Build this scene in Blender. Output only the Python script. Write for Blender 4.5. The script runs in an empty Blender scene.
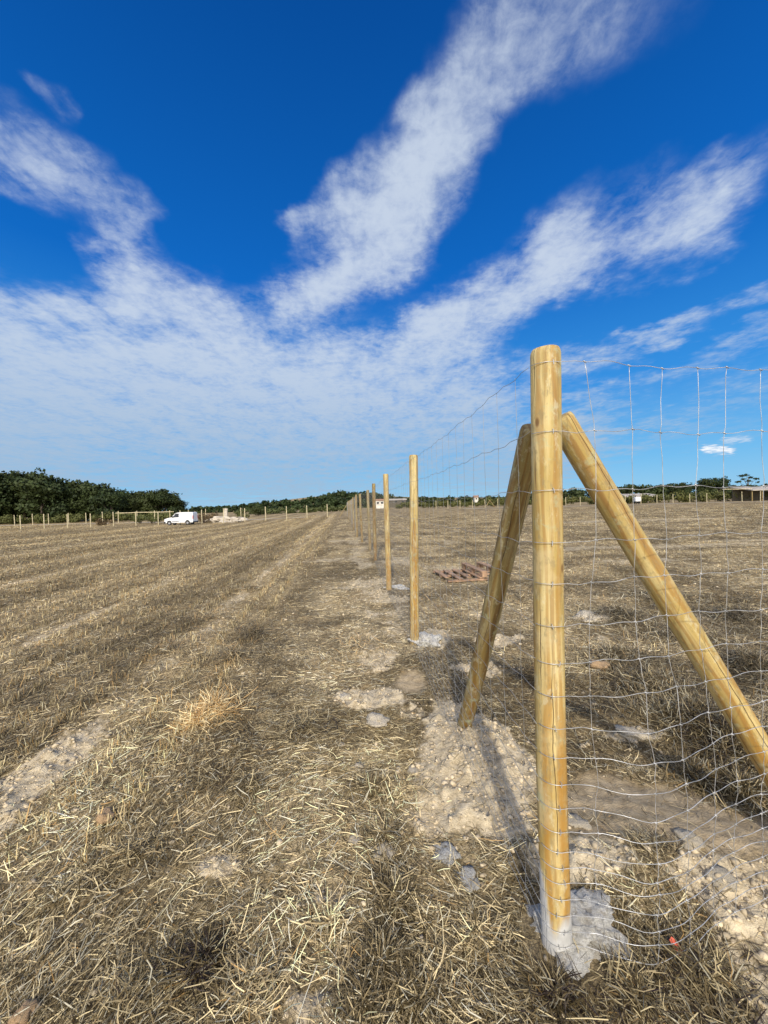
import bpy, bmesh, math, random
import numpy as np
from mathutils import Vector, Matrix, Euler
R = math.radians
rng = np.random.default_rng(7)
random.seed(7)
S = bpy.context.scene
COL = S.collection

# ------------------------------------------------------------------ camera
CAMZ, F = 1.5, 385.0
PITCH, ROLL = R(1.12), R(-1.6)
cam = bpy.data.cameras.new('camera')
cam.sensor_fit = 'VERTICAL'; cam.sensor_height = 36; cam.lens = F/1024*36
cam.clip_start = 0.02; cam.clip_end = 5000
cob = bpy.data.objects.new('camera', cam); COL.objects.link(cob)
CR = Matrix.Rotation(math.pi/2-PITCH, 3, 'X') @ Matrix.Rotation(ROLL, 3, 'Z')
cob.matrix_world = Matrix.Translation((0,0,CAMZ)) @ CR.to_4x4()
S.camera = cob
def ray(px, py):
    return (CR @ Vector(((px-384)/F, -(py-512)/F, -1))).normalized()
def gp(px, py, z=0.0):
    d = ray(px, py); t = (z-CAMZ)/d.z
    return Vector((d.x*t, d.y*t, z))
def at(px, py, Y):
    d = ray(px, py); t = Y/d.y
    return Vector((d.x*t, Y, CAMZ+d.z*t))

# ------------------------------------------------------------------ noise
def _h(i, j, s):
    n = (i.astype(np.int64)*374761393 + j.astype(np.int64)*668265263 + s*974634777) & 0x7fffffff
    n = ((n ^ (n >> 13))*1274126177) & 0x7fffffff
    n = (n ^ (n >> 16)) & 0xffff
    return n/65535.0
def vn(x, y, s=0):
    xi = np.floor(x); yi = np.floor(y); fx = x-xi; fy = y-yi
    fx = fx*fx*(3-2*fx); fy = fy*fy*(3-2*fy)
    a = _h(xi, yi, s); b = _h(xi+1, yi, s); c = _h(xi, yi+1, s); d = _h(xi+1, yi+1, s)
    return (a*(1-fx)+b*fx)*(1-fy) + (c*(1-fx)+d*fx)*fy
def fbm(x, y, o=4, s=0):
    v = 0; a = .5; t = 0
    for k in range(o):
        c_, s_ = math.cos(.6+1.3*k), math.sin(.6+1.3*k)
        v = v + a*vn((x*c_-y*s_)*2.03**k+17.3*k, (x*s_+y*c_)*2.03**k-9.1*k, s+k); t += a; a *= .5
    return v/t
def rown(u, v, o=4, s=0):
    r = 0; a = .5; t = 0
    for k in range(o):
        r = r + a*vn(u*2.1**k+7.7*k+.35*vn(v*2**k*2.7, u*1.3, s+50), v*2.1**k-3.1*k, s+k); t += a; a *= .5
    return r/t
def sst(a, b, x):
    t = np.clip((x-a)/(b-a), 0, 1); return t*t*(3-2*t)

# ------------------------------------------------------------------ fence frame
P1 = gp(557, 944); P1.z = 0
K = -0.108
E = Vector((K, 1, 0)).normalized()            # along the run away from the camera
ER = Vector((E.y, -E.x, 0))                   # along the run to the right
SP = 2.82
def uv_of(x, y):                              # across / along the long run
    return (x-P1.x)*E.y - (y-P1.y)*E.x, (x-P1.x)*E.x + (y-P1.y)*E.y

def blob(x, y, cx, cy, rx, ry, rot=0.0, soft=.5, s=3, amp=.45, fr=3.0):
    c, sn = math.cos(rot), math.sin(rot)
    dx, dy = x-cx, y-cy
    a, b = (dx*c+dy*sn)/rx, (-dx*sn+dy*c)/ry
    r = np.sqrt(a*a+b*b) + amp*(fbm(x*fr, y*fr, 3, s)-.5)*2
    return 1-sst(1-soft, 1+soft*.4, r)
def pb(px, py, rx, ry, **k):
    p = gp(px, py); return (p.x, p.y, rx, ry, k)
PALE = [pb(468, 775, .30, .40), pb(455, 730, .24, .40), pb(505, 760, .14, .35), pb(500,815,.16,.16), pb(440, 815, .16, .16), pb(370, 700, .30, .16, amp=.8), pb(375, 726, .10, .06),
        pb(600, 865, .26, .13, amp=.7), pb(700, 880, .30, .12, amp=.8), pb(740, 905, .16, .12, amp=.7),
        pb(40, 765, .09, .40, rot=.25, amp=1.2), pb(12, 780, .09, .25, amp=1.1), pb(222, 868, .08, .06, amp=.9), pb(330, 905, .10, .06, amp=.8),
        pb(640, 740, .22, .07), pb(596, 619, .35, .14), pb(560, 640, .4, .2, amp=.9), pb(640, 560, 1.0, .25, amp=.9),
        pb(590, 548, 2.2, .5, amp=1), pb(700, 545, 2.2, .5, amp=1), pb(650, 520, 8, 1.2, amp=.9), pb(745, 540, 2.0, .4),
        pb(340, 588, .5, .14, amp=.8), pb(395, 600, .5, .2), pb(368, 583, .5, .35, amp=.7), pb(440, 640, .2, .35, amp=.8),
        pb(330, 560, .8, .4, amp=.8), pb(345, 541, 1.1, .5, amp=.8), pb(400, 560, .5, .6, amp=.9), pb(500, 640, .5, .2, amp=.9),
        pb(305,1010,.12,.08,amp=.8), pb(480, 670, .35, .2, amp=1)]
BROWN = [pb(655, 812, .50, .16, rot=-.1, amp=.25), pb(705, 836, .42, .17, amp=.3), pb(615, 800, .20, .17, amp=.3), pb(410, 685, .15, .22, amp=.3), pb(650,838,.35,.08,amp=.3)]
def masks(x, y):
    x = np.asarray(x, float); y = np.asarray(y, float)
    u, v = uv_of(x, y)
    d = np.sqrt(x*x+y*y)
    pale = np.zeros_like(x)
    for cx, cy, rx, ry, k in PALE:
        pale = np.maximum(pale, blob(x, y, cx, cy, rx, ry, **k))
    brown = np.zeros_like(x)
    for cx, cy, rx, ry, k in BROWN:
        brown = np.maximum(brown, blob(x, y, cx, cy, rx, ry, **k))
    # wheel tracks / bare strips parallel to the fence on the left
    w = .35*(rown(v*.25, u*.02+5, 2, 31)-.5)
    def strip(c, hw): return 1-sst(hw*.1, hw*1.25, np.abs(u-c-w))
    brk = sst(.30, .68, fbm(u*2.2, v*1.1, 4, 33)); w = w+.35*(fbm(u*2, v*1.6, 3, 37)-.5)
    tr = np.maximum.reduce([strip(-2.42, .16), strip(-4.35, .15)*.8, strip(-5.6, .12)*.5, strip(-7.9, .2), strip(-9.8, .22)*.8, strip(-13, .4)*.8, strip(-17.5,.4)*.7, strip(-24,.6)*.6])
    tr = tr*(.35+.65*brk)*(u < -1.2)
    chalk = np.exp(-((u+.22-.10*np.sin(v*1.7))/.34)**2)*sst(.2, 1.0, v)*(1-sst(13, 22, v)*.6)*sst(.35, .58, fbm(x*2.6+4, y*1.9, 4, 47))*.85
    pat = sst(.66, .78, fbm(x*.9+3, y*.9, 4, 35))*.6*sst(-1.9, -1, u)
    pale = np.maximum(pale, np.maximum(np.maximum(tr*.85, chalk), pat))
    pale = pale*(1-brown)
    # standing stubble bands
    st = sst(-1.25, -1.75, u)*(.28+.72*sst(.38, .60, rown(u*1.05+2, v*.05, 4, 41)))
    rt = sst(.35, 1.2, u)*sst(.32, .6, fbm(x*.5, y*.8, 3, 43))*sst(2.0,3.4,y)*.7
    band = np.maximum(st, rt)*(1-tr*.9)
    # edge band of taller brown stubble just left of the trodden strip
    edge = (1-sst(.12, .5, np.abs(u+1.45-w)))*.0
    return u, v, d, np.clip(pale, 0, 1), np.clip(brown, 0, 1), np.clip(band, 0, 1), tr
TU = [(-60,.5),(-52,.75),(-45,.25),(-38,.75),(-32,.3),(-27,.2),(-24,.9),(-21,.35),(-18.6,.25),(-17.5,.95),(-16.2,.4),(-14.2,.2),(-13,.9),(-11.8,.35),(-10.6,.15),(-9.8,.8),(-9,.35),(-8.5,.2),(-7.9,1),(-7.2,.5),(-6.3,.3),(-5.6,.75),(-5.0,.35),(-4.35,.9),(-3.9,.35),(-3.1,.12),(-2.75,.3),(-2.4,.95),(-2.0,.65),(-1.6,.32),(-1.3,.2),(-1.0,.45)]
def tone_of(x, y):
    x = np.asarray(x, float); y = np.asarray(y, float)
    u, v = uv_of(x, y); d = np.hypot(x, y)
    w = .30*(rown(v*.22, u*.05, 2, 31)-.5) + .30*(fbm(x*2.2, y*1.2, 3, 37)-.5)*(1+d/14)
    t = np.interp(u-w, [q[0] for q in TU], [q[1] for q in TU]); t = .47+(t-.47)*(.80+.55*sst(.3,.7,fbm(u*.8, v*.22, 3, 48)))
    o = sst(.3, .7, fbm(x*1.1, y*1.3, 4, 39))*.7 + .1*sst(.3,.7,fbm(x*.3+9, y*2.2, 3, 38))
    k = sst(-1.35, -.95, u)
    t = t*(1-k)+o*k
    n = fbm(x*3.3, y*3.3, 4, 40)
    t = t + (n-.5)*1.35*(1-sst(5, 20, d)*.7)
    shade_dark = 0
    for (cx, cy, rx, ry) in SHADE_AND_DARK: shade_dark = np.maximum(shade_dark, blob(x, y, cx, cy, rx, ry, amp=.6, fr=4, s=45))
    return np.clip(t + .04 - shade_dark*.40, 0, 1)
SHADE_AND_DARK = [pb(388, 970, .14, .22)[:4], pb(385, 850, .13, .28)[:4], pb(370, 790, .14, .25)[:4], pb(215, 960, .12, .12)[:4], pb(250, 640, .25, .7)[:4]]  # bottom-centre spots paint the photographer's shadow into ground and straw; the rest merely darker
def mound(x, y):
    z = 0
    for (px, py, rx, ry, h) in [(468, 760, .42, .55, .055), (380, 705, .35, .3, .03), (690, 845, .55, .28, .05), (415, 670, .25, .4, .05), (610, 720, .3, .2, .05), (720, 745, .5, .4, .07), (600, 872, .25, .15, .03)]:
        p = gp(px, py)
        r2 = ((x-p.x)/rx)**2+((y-p.y)/ry)**2
        z = z+h*np.exp(-r2*1.4)
    return z
def base_h(x, y):
    x = np.asarray(x, float); y = np.asarray(y, float)
    d = np.sqrt(x*x+y*y)
    low = -.45*sst(18, 48, d)*sst(-.05, -.45, x/(d+.1))
    hill = 9*np.exp(-(((x+45)/75)**2+((y-330)/60)**2)) + 6*np.exp(-(((x-60)/160)**2+((y-380)/50)**2))
    return low + hill + .05*(fbm(x*.35, y*.35, 3, 1)-.5)*sst(.8, 3, d) + mound(x, y)
def height(x, y):
    x = np.asarray(x, float); y = np.asarray(y, float)
    u, v, d, pale, brown, band, tr = masks(x, y)
    near = 1-sst(6, 16, d)
    n = fbm(x*7, y*7, 4, 5)-.5
    cl = np.maximum(0, fbm(x*16, y*16, 3, 6)-.52)
    z = base_h(x, y) + near*((.045*n)*(1-.7*brown) + .10*cl*(pale*1.0+.25)*(1-.8*brown)) - .025*tr
    row = np.sin(u*2*math.pi/.42 + 1.5*fbm(u*.5, v*.3, 2, 8))
    z = z + .010*row*sst(-1.2, -1.8, u)*(1-sst(12, 30, d))
    fr = .010*np.sin((x*.3+y)*55+6*fbm(x*4,y*4,2,9))*brown*.25
    return z+fr
def gz(x, y): return float(height(np.array([x]), np.array([y]))[0])

# ------------------------------------------------------------------ materials
MATS = {}
def newmat(name):
    m = bpy.data.materials.new(name); m.use_nodes = True
    nt = m.node_tree; b = nt.nodes['Principled BSDF']
    MATS[name] = m
    return m, nt, b
def nd(nt, t, **k):
    n = nt.nodes.new(t)
    for a, v in k.items(): setattr(n, a, v)
    return n
def math_n(nt, op, a, b=None, c=None, clamp=False):
    n = nt.nodes.new('ShaderNodeMath'); n.operation = op; n.use_clamp = clamp
    for i, v in enumerate((a, b, c)):
        if v is None: continue
        if isinstance(v, (int, float)): n.inputs[i].default_value = v
        else: nt.links.new(v, n.inputs[i])
    return n.outputs[0]
def vm(nt, op, a, b=None, s=None):
    n = nt.nodes.new('ShaderNodeVectorMath'); n.operation = op
    for i, v in enumerate((a, b)):
        if v is None: continue
        if isinstance(v, (tuple, list, Vector)): n.inputs[i].default_value = tuple(v)
        else: nt.links.new(v, n.inputs[i])
    if s is not None:
        if isinstance(s, (int, float)): n.inputs['Scale'].default_value = s
        else: nt.links.new(s, n.inputs['Scale'])
    return n.outputs[1] if op in ('DOT_PRODUCT', 'LENGTH', 'DISTANCE') else n.outputs[0]
def noise(nt, vec, scale, detail=4, rough=.55, dist=0, out=0):
    n = nd(nt, 'ShaderNodeTexNoise'); n.inputs['Scale'].default_value = scale
    n.inputs['Detail'].default_value = detail; n.inputs['Roughness'].default_value = rough; n.inputs['Distortion'].default_value = dist
    if vec is not None: nt.links.new(vec, n.inputs['Vector'])
    return n.outputs[out]
def mixc(nt, f, a, b, typ='MIX'):
    n = nd(nt, 'ShaderNodeMix', data_type='RGBA', blend_type=typ)
    for k, v in ((0, f), (6, a), (7, b)):
        if isinstance(v, (int, float)): n.inputs[k].default_value = v
        elif isinstance(v, tuple): n.inputs[k].default_value = (*v, 1)
        else: nt.links.new(v, n.inputs[k])
    return n.outputs[2]
def mapr(nt, v, a, b, c=0., d=1., smooth=True):
    n = nd(nt, 'ShaderNodeMapRange', interpolation_type='SMOOTHSTEP' if smooth else 'LINEAR')
    nt.links.new(v, n.inputs[0])
    for i, q in enumerate((a, b, c, d)): n.inputs[i+1].default_value = q
    return n.outputs[0]
def bump(nt, b, h, s=.3, dist=.01):
    n = nd(nt, 'ShaderNodeBump'); n.inputs['Strength'].default_value = s; n.inputs['Distance'].default_value = dist
    nt.links.new(h, n.inputs['Height']); nt.links.new(n.outputs[0], b.inputs['Normal'])
def coord(nt, which='Object'): return nd(nt, 'ShaderNodeTexCoord').outputs[which]
def stretch(nt, vec, s):
    n = nd(nt, 'ShaderNodeMapping'); n.inputs['Scale'].default_value = s; nt.links.new(vec, n.inputs[0]); return n.outputs[0]

def simple(name, col, rough=.7, metal=0, var=.25, sc=6, bs=.2):
    m, nt, b = newmat(name)
    c = coord(nt)
    n = noise(nt, c, sc, 5)
    cc = mixc(nt, mapr(nt, n, .3, .7), tuple(x*(1-var) for x in col), tuple(min(1, x*(1+var)) for x in col))
    nt.links.new(cc, b.inputs['Base Color'])
    b.inputs['Roughness'].default_value = rough; b.inputs['Metallic'].default_value = metal
    if bs: bump(nt, b, noise(nt, c, sc*6, 4), bs, .01)
    return m

# ground
def ground_mat():
    m, nt, b = newmat('field_soil')
    c = coord(nt)
    pale = nd(nt, 'ShaderNodeAttribute', attribute_name='pale').outputs['Fac']
    brown = nd(nt, 'ShaderNodeAttribute', attribute_name='brown').outputs['Fac']
    band = nd(nt, 'ShaderNodeAttribute', attribute_name='band').outputs['Fac']
    far = nd(nt, 'ShaderNodeAttribute', attribute_name='far').outputs['Fac']
    n1 = noise(nt, c, 1.1, 6, .6); n2 = noise(nt, c, 22, 6, .65); n3 = noise(nt, c, 140, 4, .6)
    # streaks of matted straw follow the rows
    rot = nd(nt, 'ShaderNodeMapping'); rot.inputs['Rotation'].default_value = (0, 0, math.atan(K)*-1); rot.inputs['Scale'].default_value = (1, .12, 1)
    nt.links.new(c, rot.inputs[0])
    n4 = noise(nt, rot.outputs[0], 2.6, 6, .6)
    n5 = noise(nt, c, .25, 4, .6)
    soil = mixc(nt, mapr(nt, n2, .3, .7), (.21, .17, .10), (.46, .385, .26))
    soil = mixc(nt, mapr(nt, n1, .42, .62), soil, (.32, .25, .15))
    straw = mixc(nt, mapr(nt, n4, .35, .65), (.20, .15, .08), (.50, .40, .235))
    spk = mapr(nt, n3, .42, .62)
    straw = mixc(nt, mapr(nt, n5, .4, .6), straw, mixc(nt, .5, straw, (.30,.235,.15)))
    straw = mixc(nt, math_n(nt, 'MULTIPLY', spk, .35), straw, (.42, .34, .21))
    farstraw = mixc(nt, far, soil, straw)
    base = mixc(nt, math_n(nt, 'MULTIPLY', band, .55), farstraw, straw)
    base = mixc(nt, 1.0, base, mixc(nt, mapr(nt, noise(nt, c, 75, 5, .75), .36, .64), (.55, .53, .5), (1.35, 1.33, 1.28)), 'MULTIPLY')
    tone = nd(nt, 'ShaderNodeAttribute', attribute_name='tone').outputs['Fac']
    base = mixc(nt, 1.0, base, mixc(nt, tone, (.60, .57, .50), (1.30, 1.28, 1.22)), 'MULTIPLY')
    pc = mixc(nt, mapr(nt, n2, .3, .7), (.45, .365, .235), (.74, .625, .43))
    n6 = noise(nt, c, 5, 5, .65)
    pm = math_n(nt, 'MULTIPLY_ADD', math_n(nt, 'SUBTRACT', n2, .5), 1.1, pale)
    pm = math_n(nt, 'MULTIPLY_ADD', math_n(nt, 'SUBTRACT', n6, .5), math_n(nt, 'MULTIPLY_ADD', far, 1.1, 1.3), pm)
    pm = math_n(nt, 'MULTIPLY', mapr(nt, pm, .3, .8), math_n(nt, 'MULTIPLY_ADD', far, -.4, 1.0))
    pm = math_n(nt, 'MULTIPLY', pm, mapr(nt, pale, .0, .2))
    base = mixc(nt, pm, base, pc)
    bc = mixc(nt, mapr(nt, n2, .35, .65), (.36, .275, .165), (.50, .395, .25))
    base = mixc(nt, brown, base, bc)
    nt.links.new(base, b.inputs['Base Color'])
    b.inputs['Roughness'].default_value = .95; b.inputs['Specular IOR Level'].default_value = .15
    h = math_n(nt, 'ADD', n2, math_n(nt, 'MULTIPLY', n3, .5))
    bump(nt, b, h, .7, .02)
    return m
def attr_mat(name, rough=.6, spec=.4, trans=0):
    m, nt, b = newmat(name)
    a = nd(nt, 'ShaderNodeAttribute', attribute_name='col').outputs['Color']
    nt.links.new(a, b.inputs['Base Color']); b.inputs['Roughness'].default_value = rough; b.inputs['Specular IOR Level'].default_value = spec
    return m
def wood_mat(name, mul=1.0, green=.45, cement=True):
    m, nt, b = newmat(name)
    c = coord(nt); oi = nd(nt, 'ShaderNodeObjectInfo')
    off = nd(nt, 'ShaderNodeCombineXYZ'); 
    for i, k in enumerate((7., 3., 11.)): nt.links.new(math_n(nt, 'MULTIPLY', oi.outputs['Random'], k), off.inputs[i])
    v = vm(nt, 'ADD', c, off.outputs[0])
    g1 = noise(nt, stretch(nt, v, (1, 1, .045)), 42, 5, .6, .6)
    g2 = noise(nt, stretch(nt, v, (1, 1, .10)), 14, 4, .6, 1.2)
    w = nd(nt, 'ShaderNodeTexWave', wave_type='BANDS', bands_direction='X')
    w.inputs['Scale'].default_value = 9; w.inputs['Distortion'].default_value = 14; w.inputs['Detail'].default_value = 3; w.inputs['Detail Scale'].default_value = .6
    nt.links.new(stretch(nt, v, (1, .7, .14)), w.inputs['Vector'])
    q = lambda t: tuple(x*mul for x in t)
    col = mixc(nt, mapr(nt, g2, .35, .65), q((.46, .325, .10)), q((.66, .525, .24)))
    col = mixc(nt, math_n(nt, 'MULTIPLY', mapr(nt, w.outputs['Fac'], .55, .95), .62), col, q((.36, .19, .045)))
    col = mixc(nt, math_n(nt, 'MULTIPLY', mapr(nt, g1, .48, .64), .68), col, q((.30, .17, .055)))
    szz = nd(nt, 'ShaderNodeSeparateXYZ'); nt.links.new(c, szz.inputs[0])
    low = math_n(nt, 'MULTIPLY', math_n(nt, 'SUBTRACT', 1, mapr(nt, szz.outputs[2], .35, 1.25)), mapr(nt, w.outputs['Fac'], .2, .85, .25, .95))
    col = mixc(nt, math_n(nt, 'MULTIPLY', low, .62), col, q((.46, .235, .035)))
    # paler silvery patches and greenish treatment salts
    p1 = noise(nt, v, 5, 5, .65)
    col = mixc(nt, math_n(nt, 'MULTIPLY', mapr(nt, p1, .5, .68), .45), col, q((.62, .52, .30)))
    p2 = noise(nt, vm(nt, 'ADD', v, (3, 9, 1)), 13, 5, .7)
    col = mixc(nt, math_n(nt, 'MULTIPLY', mapr(nt, p2, .56, .68), green), col, (.42, .47, .30))
    p3 = noise(nt, stretch(nt, v, (1, 1, .35)), 55, 4, .7)
    col = mixc(nt, math_n(nt, 'MULTIPLY', mapr(nt, p3, .52, .66), .6), col, q((.30, .24, .12)))
    p4 = noise(nt, stretch(nt, vm(nt, 'ADD', v, (5, 2, 8)), (1, 1, .5)), 24, 5, .7)
    col = mixc(nt, math_n(nt, 'MULTIPLY', mapr(nt, p4, .55, .66), .42), col, (.66, .62, .42))
    # knots
    vo = nd(nt, 'ShaderNodeTexVoronoi', feature='F1'); vo.inputs['Scale'].default_value = 6.5
    nt.links.new(stretch(nt, v, (1.2, 1.2, .62)), vo.inputs['Vector'])
    col = mixc(nt, math_n(nt, 'MULTIPLY', math_n(nt, 'SUBTRACT', 1, mapr(nt, vo.outputs['Distance'], .035, .085)), .8), col, (.16, .08, .03))
    # drying cracks
    sx = nd(nt, 'ShaderNodeSeparateXYZ'); nt.links.new(c, sx.inputs[0])
    ang = math_n(nt, 'ARCTAN2', sx.outputs[0], math_n(nt, 'MULTIPLY', sx.outputs[1], -1))
    zz = nd(nt, 'ShaderNodeCombineXYZ'); nt.links.new(sx.outputs[2], zz.inputs[2]); nt.links.new(math_n(nt, 'MULTIPLY', oi.outputs['Random'], 9), zz.inputs[0])
    hz = None
    for (a0, thr, sc_) in ((.28, .47, 1.7), (-.55, .50, 2.3), (1.6, .42, 1.5), (-1.7, .45, 2.), (2.9, .4, 1.6)):
        wob = math_n(nt, 'MULTIPLY', math_n(nt, 'SUBTRACT', noise(nt, vm(nt, 'ADD', zz.outputs[0], (a0*5, 0, 0)), 3.5, 3), .5), .9)
        dd = math_n(nt, 'ABSOLUTE', math_n(nt, 'SUBTRACT', ang, math_n(nt, 'ADD', wob, a0)))
        on = mapr(nt, noise(nt, vm(nt, 'ADD', zz.outputs[0], (0, a0*7, 0)), sc_, 1), thr, thr+.12)
        ck = math_n(nt, 'MULTIPLY', math_n(nt, 'SUBTRACT', 1, mapr(nt, dd, .012, .045)), on)
        hz = ck if hz is None else math_n(nt, 'MAXIMUM', hz, ck)
    col = mixc(nt, math_n(nt, 'MULTIPLY', hz, .85), col, (.075, .038, .015))
    if cement:
        ce = nd(nt, 'ShaderNodeAttribute', attribute_name='cement').outputs['Fac']
        col = mixc(nt, ce, col, mixc(nt, mapr(nt, p2, .3, .7), (.44, .43, .40), (.60, .59, .56)))
    nt.links.new(col, b.inputs['Base Color']); b.inputs['Roughness'].default_value = .62; b.inputs['Specular IOR Level'].default_value = .3
    hgt = math_n(nt, 'SUBTRACT', math_n(nt, 'ADD', g1, math_n(nt, 'MULTIPLY', g2, .6)), math_n(nt, 'MULTIPLY', hz, 2.0))
    bump(nt, b, hgt, .5, .006)
    return m
def concrete_mat():
    m, nt, b = newmat('concrete'); c = coord(nt)
    n1 = noise(nt, c, 9, 6, .65); n2 = noise(nt, c, 60, 5, .7)
    col = mixc(nt, mapr(nt, n1, .35, .65), (.62, .60, .54), (.90, .87, .79))
    col = mixc(nt, math_n(nt, 'MULTIPLY', mapr(nt, n2, .50, .64), .65), col, (.30, .27, .20))
    col = mixc(nt, math_n(nt, 'MULTIPLY', mapr(nt, noise(nt, c, 3.5, 5, .7), .5, .62), .55), col, (.40, .33, .22))
    nt.links.new(col, b.inputs['Base Color']); b.inputs['Roughness'].default_value = .9
    bump(nt, b, math_n(nt, 'ADD', n1, n2), .9, .012); return m
def wire_mat():
    m, nt, b = newmat('galvanised_wire'); c = coord(nt)
    n = noise(nt, c, 18, 4)
    nt.links.new(mixc(nt, mapr(nt, n, .35, .65), (.38, .38, .37), (.68, .68, .67)), b.inputs['Base Color'])
    b.inputs['Metallic'].default_value = .55; b.inputs['Roughness'].default_value = .38; return m
def foliage_mat(name, a, c2):
    m, nt, b = newmat(name); c = coord(nt)
    at_ = nd(nt, 'ShaderNodeAttribute', attribute_name='col').outputs['Fac']
    oi = nd(nt, 'ShaderNodeObjectInfo')
    col = mixc(nt, at_, a, c2)
    col = mixc(nt, math_n(nt, 'MULTIPLY', oi.outputs['Random'], .45), col, tuple(x*y for x, y in zip(c2, (1.15, .85, .6))))
    nt.links.new(col, b.inputs['Base Color']); b.inputs['Roughness'].default_value = .65; b.inputs['Specular IOR Level'].default_value = .25
    return m
M_GROUND = ground_mat()
M_STRAW = attr_mat('dry_straw', .6, .35)
M_WOOD = wood_mat('treated_pine')
M_WOOD2 = wood_mat('weathered_treated_pine', .58, .7, False)
M_CONC = concrete_mat()
M_WIRE = wire_mat()
M_WIRE2 = simple('dull_wire', (.33, .33, .32), .6, .3, bs=0)
M_PALEPOST = simple('bleached_pine', (.58, .50, .31), .8, sc=3)
M_BARK = simple('bark', (.10, .075, .055), .9, sc=4)
M_LEAF = foliage_mat('oak_leaves', (.010, .019, .006), (.048, .072, .020))
M_LEAF2 = foliage_mat('bush_leaves', (.040, .055, .018), (.13, .15, .05))
M_DRYLEAF = foliage_mat('dry_bush_leaves', (.09, .06, .03), (.20, .15, .08))
M_STONE = simple('limestone', (.68, .59, .44), .95, sc=14, var=.3, bs=.8)
M_STONEO = simple('ochre_stone', (.46, .31, .17), .9, sc=14, var=.25, bs=.6)
M_DARK = simple('dark_soil_clod', (.05, .05, .055), .9, sc=14)
M_WHITE = simple('white_paint', (.80, .81, .82), .3, var=.04, bs=0)
M_BLACK = simple('black_plastic', (.03, .03, .032), .5, bs=0)
M_GLASS = simple('dark_glass', (.02, .025, .03), .08, bs=0)
M_TYRE = simple('tyre_rubber', (.025, .025, .025), .85, bs=0)
M_RIM = simple('steel_rim', (.45, .45, .46), .35, .8, bs=0)
M_LAMPG = simple('lamp_glass', (.75, .76, .76), .1, bs=0)
M_LAMPR = simple('tail_lamp_red', (.45, .02, .02), .2, bs=0)
M_PALLET = simple('pallet_wood', (.34, .215, .13), .85, sc=7, var=.45, bs=.5)
M_WALL = simple('pale_render', (.66, .62, .54), .9, sc=1)
M_ROOFT = simple('roof_tile', (.40, .22, .13), .9, sc=2)
M_SHEET = simple('pale_sheet_roof', (.48, .42, .34), .6, sc=1)
M_DULL = simple('dull_block_wall', (.11, .095, .07), .9)
M_RUBBLE = simple('rubble', (.50, .44, .35), .95, sc=3, bs=.8)
M_RED = simple('red_plastic', (.72, .13, .07), .45, bs=0)

# ------------------------------------------------------------------ object helpers
def mk(name, bm_or_me, mat, parent=None, smooth=False, bevel=0):
    if isinstance(bm_or_me, bmesh.types.BMesh):
        me = bpy.data.meshes.new(name); bm_or_me.to_mesh(me); bm_or_me.free()
    else: me = bm_or_me
    for mm in (mat if isinstance(mat, (list, tuple)) else [mat]): me.materials.append(mm)
    if smooth:
        for p in me.polygons: p.use_smooth = True
    o = bpy.data.objects.new(name, me); COL.objects.link(o)
    if parent is not None: o.parent = parent
    if bevel:
        bv = o.modifiers.new('bevel', 'BEVEL'); bv.width = bevel; bv.segments = 2
    return o
def tag(o, label=None, cat=None, group=None, kind=None):
    if label: o['label'] = label
    if cat: o['category'] = cat
    if group: o['group'] = group
    if kind: o['kind'] = kind
    return o
def empty(name, loc, rz=0):
    o = bpy.data.objects.new(name, None); COL.objects.link(o); o.location = loc; o.rotation_euler.z = rz; o.empty_display_size = .2
    return o
def copy_tree(o, parent=None):
    c = o.copy(); COL.objects.link(c)
    if parent is not None: c.parent = parent
    for ch in list(o.children): copy_tree(ch, c)
    return c
def box(bm, x0, x1, y0, y1, z0, z1, mat=None):
    vs = [bm.verts.new(p) for p in ((x0,y0,z0),(x1,y0,z0),(x1,y1,z0),(x0,y1,z0),(x0,y0,z1),(x1,y0,z1),(x1,y1,z1),(x0,y1,z1))]
    if mat is not None:
        for v in vs: v.co = mat @ v.co
    for f in ((0,3,2,1),(4,5,6,7),(0,1,5,4),(1,2,6,5),(2,3,7,6),(3,0,4,7)): bm.faces.new([vs[i] for i in f])
def tube(bm, pts, r, n=5, cap=True):
    pts = [Vector(p) for p in pts]; rs = r if isinstance(r, (list, tuple)) else [r]*len(pts)
    rings = []; prev = None
    for i, p in enumerate(pts):
        t = (pts[min(i+1, len(pts)-1)]-pts[max(i-1, 0)]).normalized()
        a = t.cross(Vector((0, 0, 1)) if abs(t.z) < .9 else Vector((1, 0, 0))).normalized()
        if prev is not None:
            a = (prev - t*prev.dot(t)).normalized()
        prev = a; b = t.cross(a)
        rings.append([bm.verts.new(p + (a*math.cos(2*math.pi*k/n)+b*math.sin(2*math.pi*k/n))*rs[i]) for k in range(n)])
    for A, B in zip(rings, rings[1:]):
        for k in range(n): bm.faces.new((A[k], A[(k+1)%n], B[(k+1)%n], B[k]))
    if cap:
        bm.faces.new(rings[0][::-1]); bm.faces.new(rings[-1])
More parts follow.
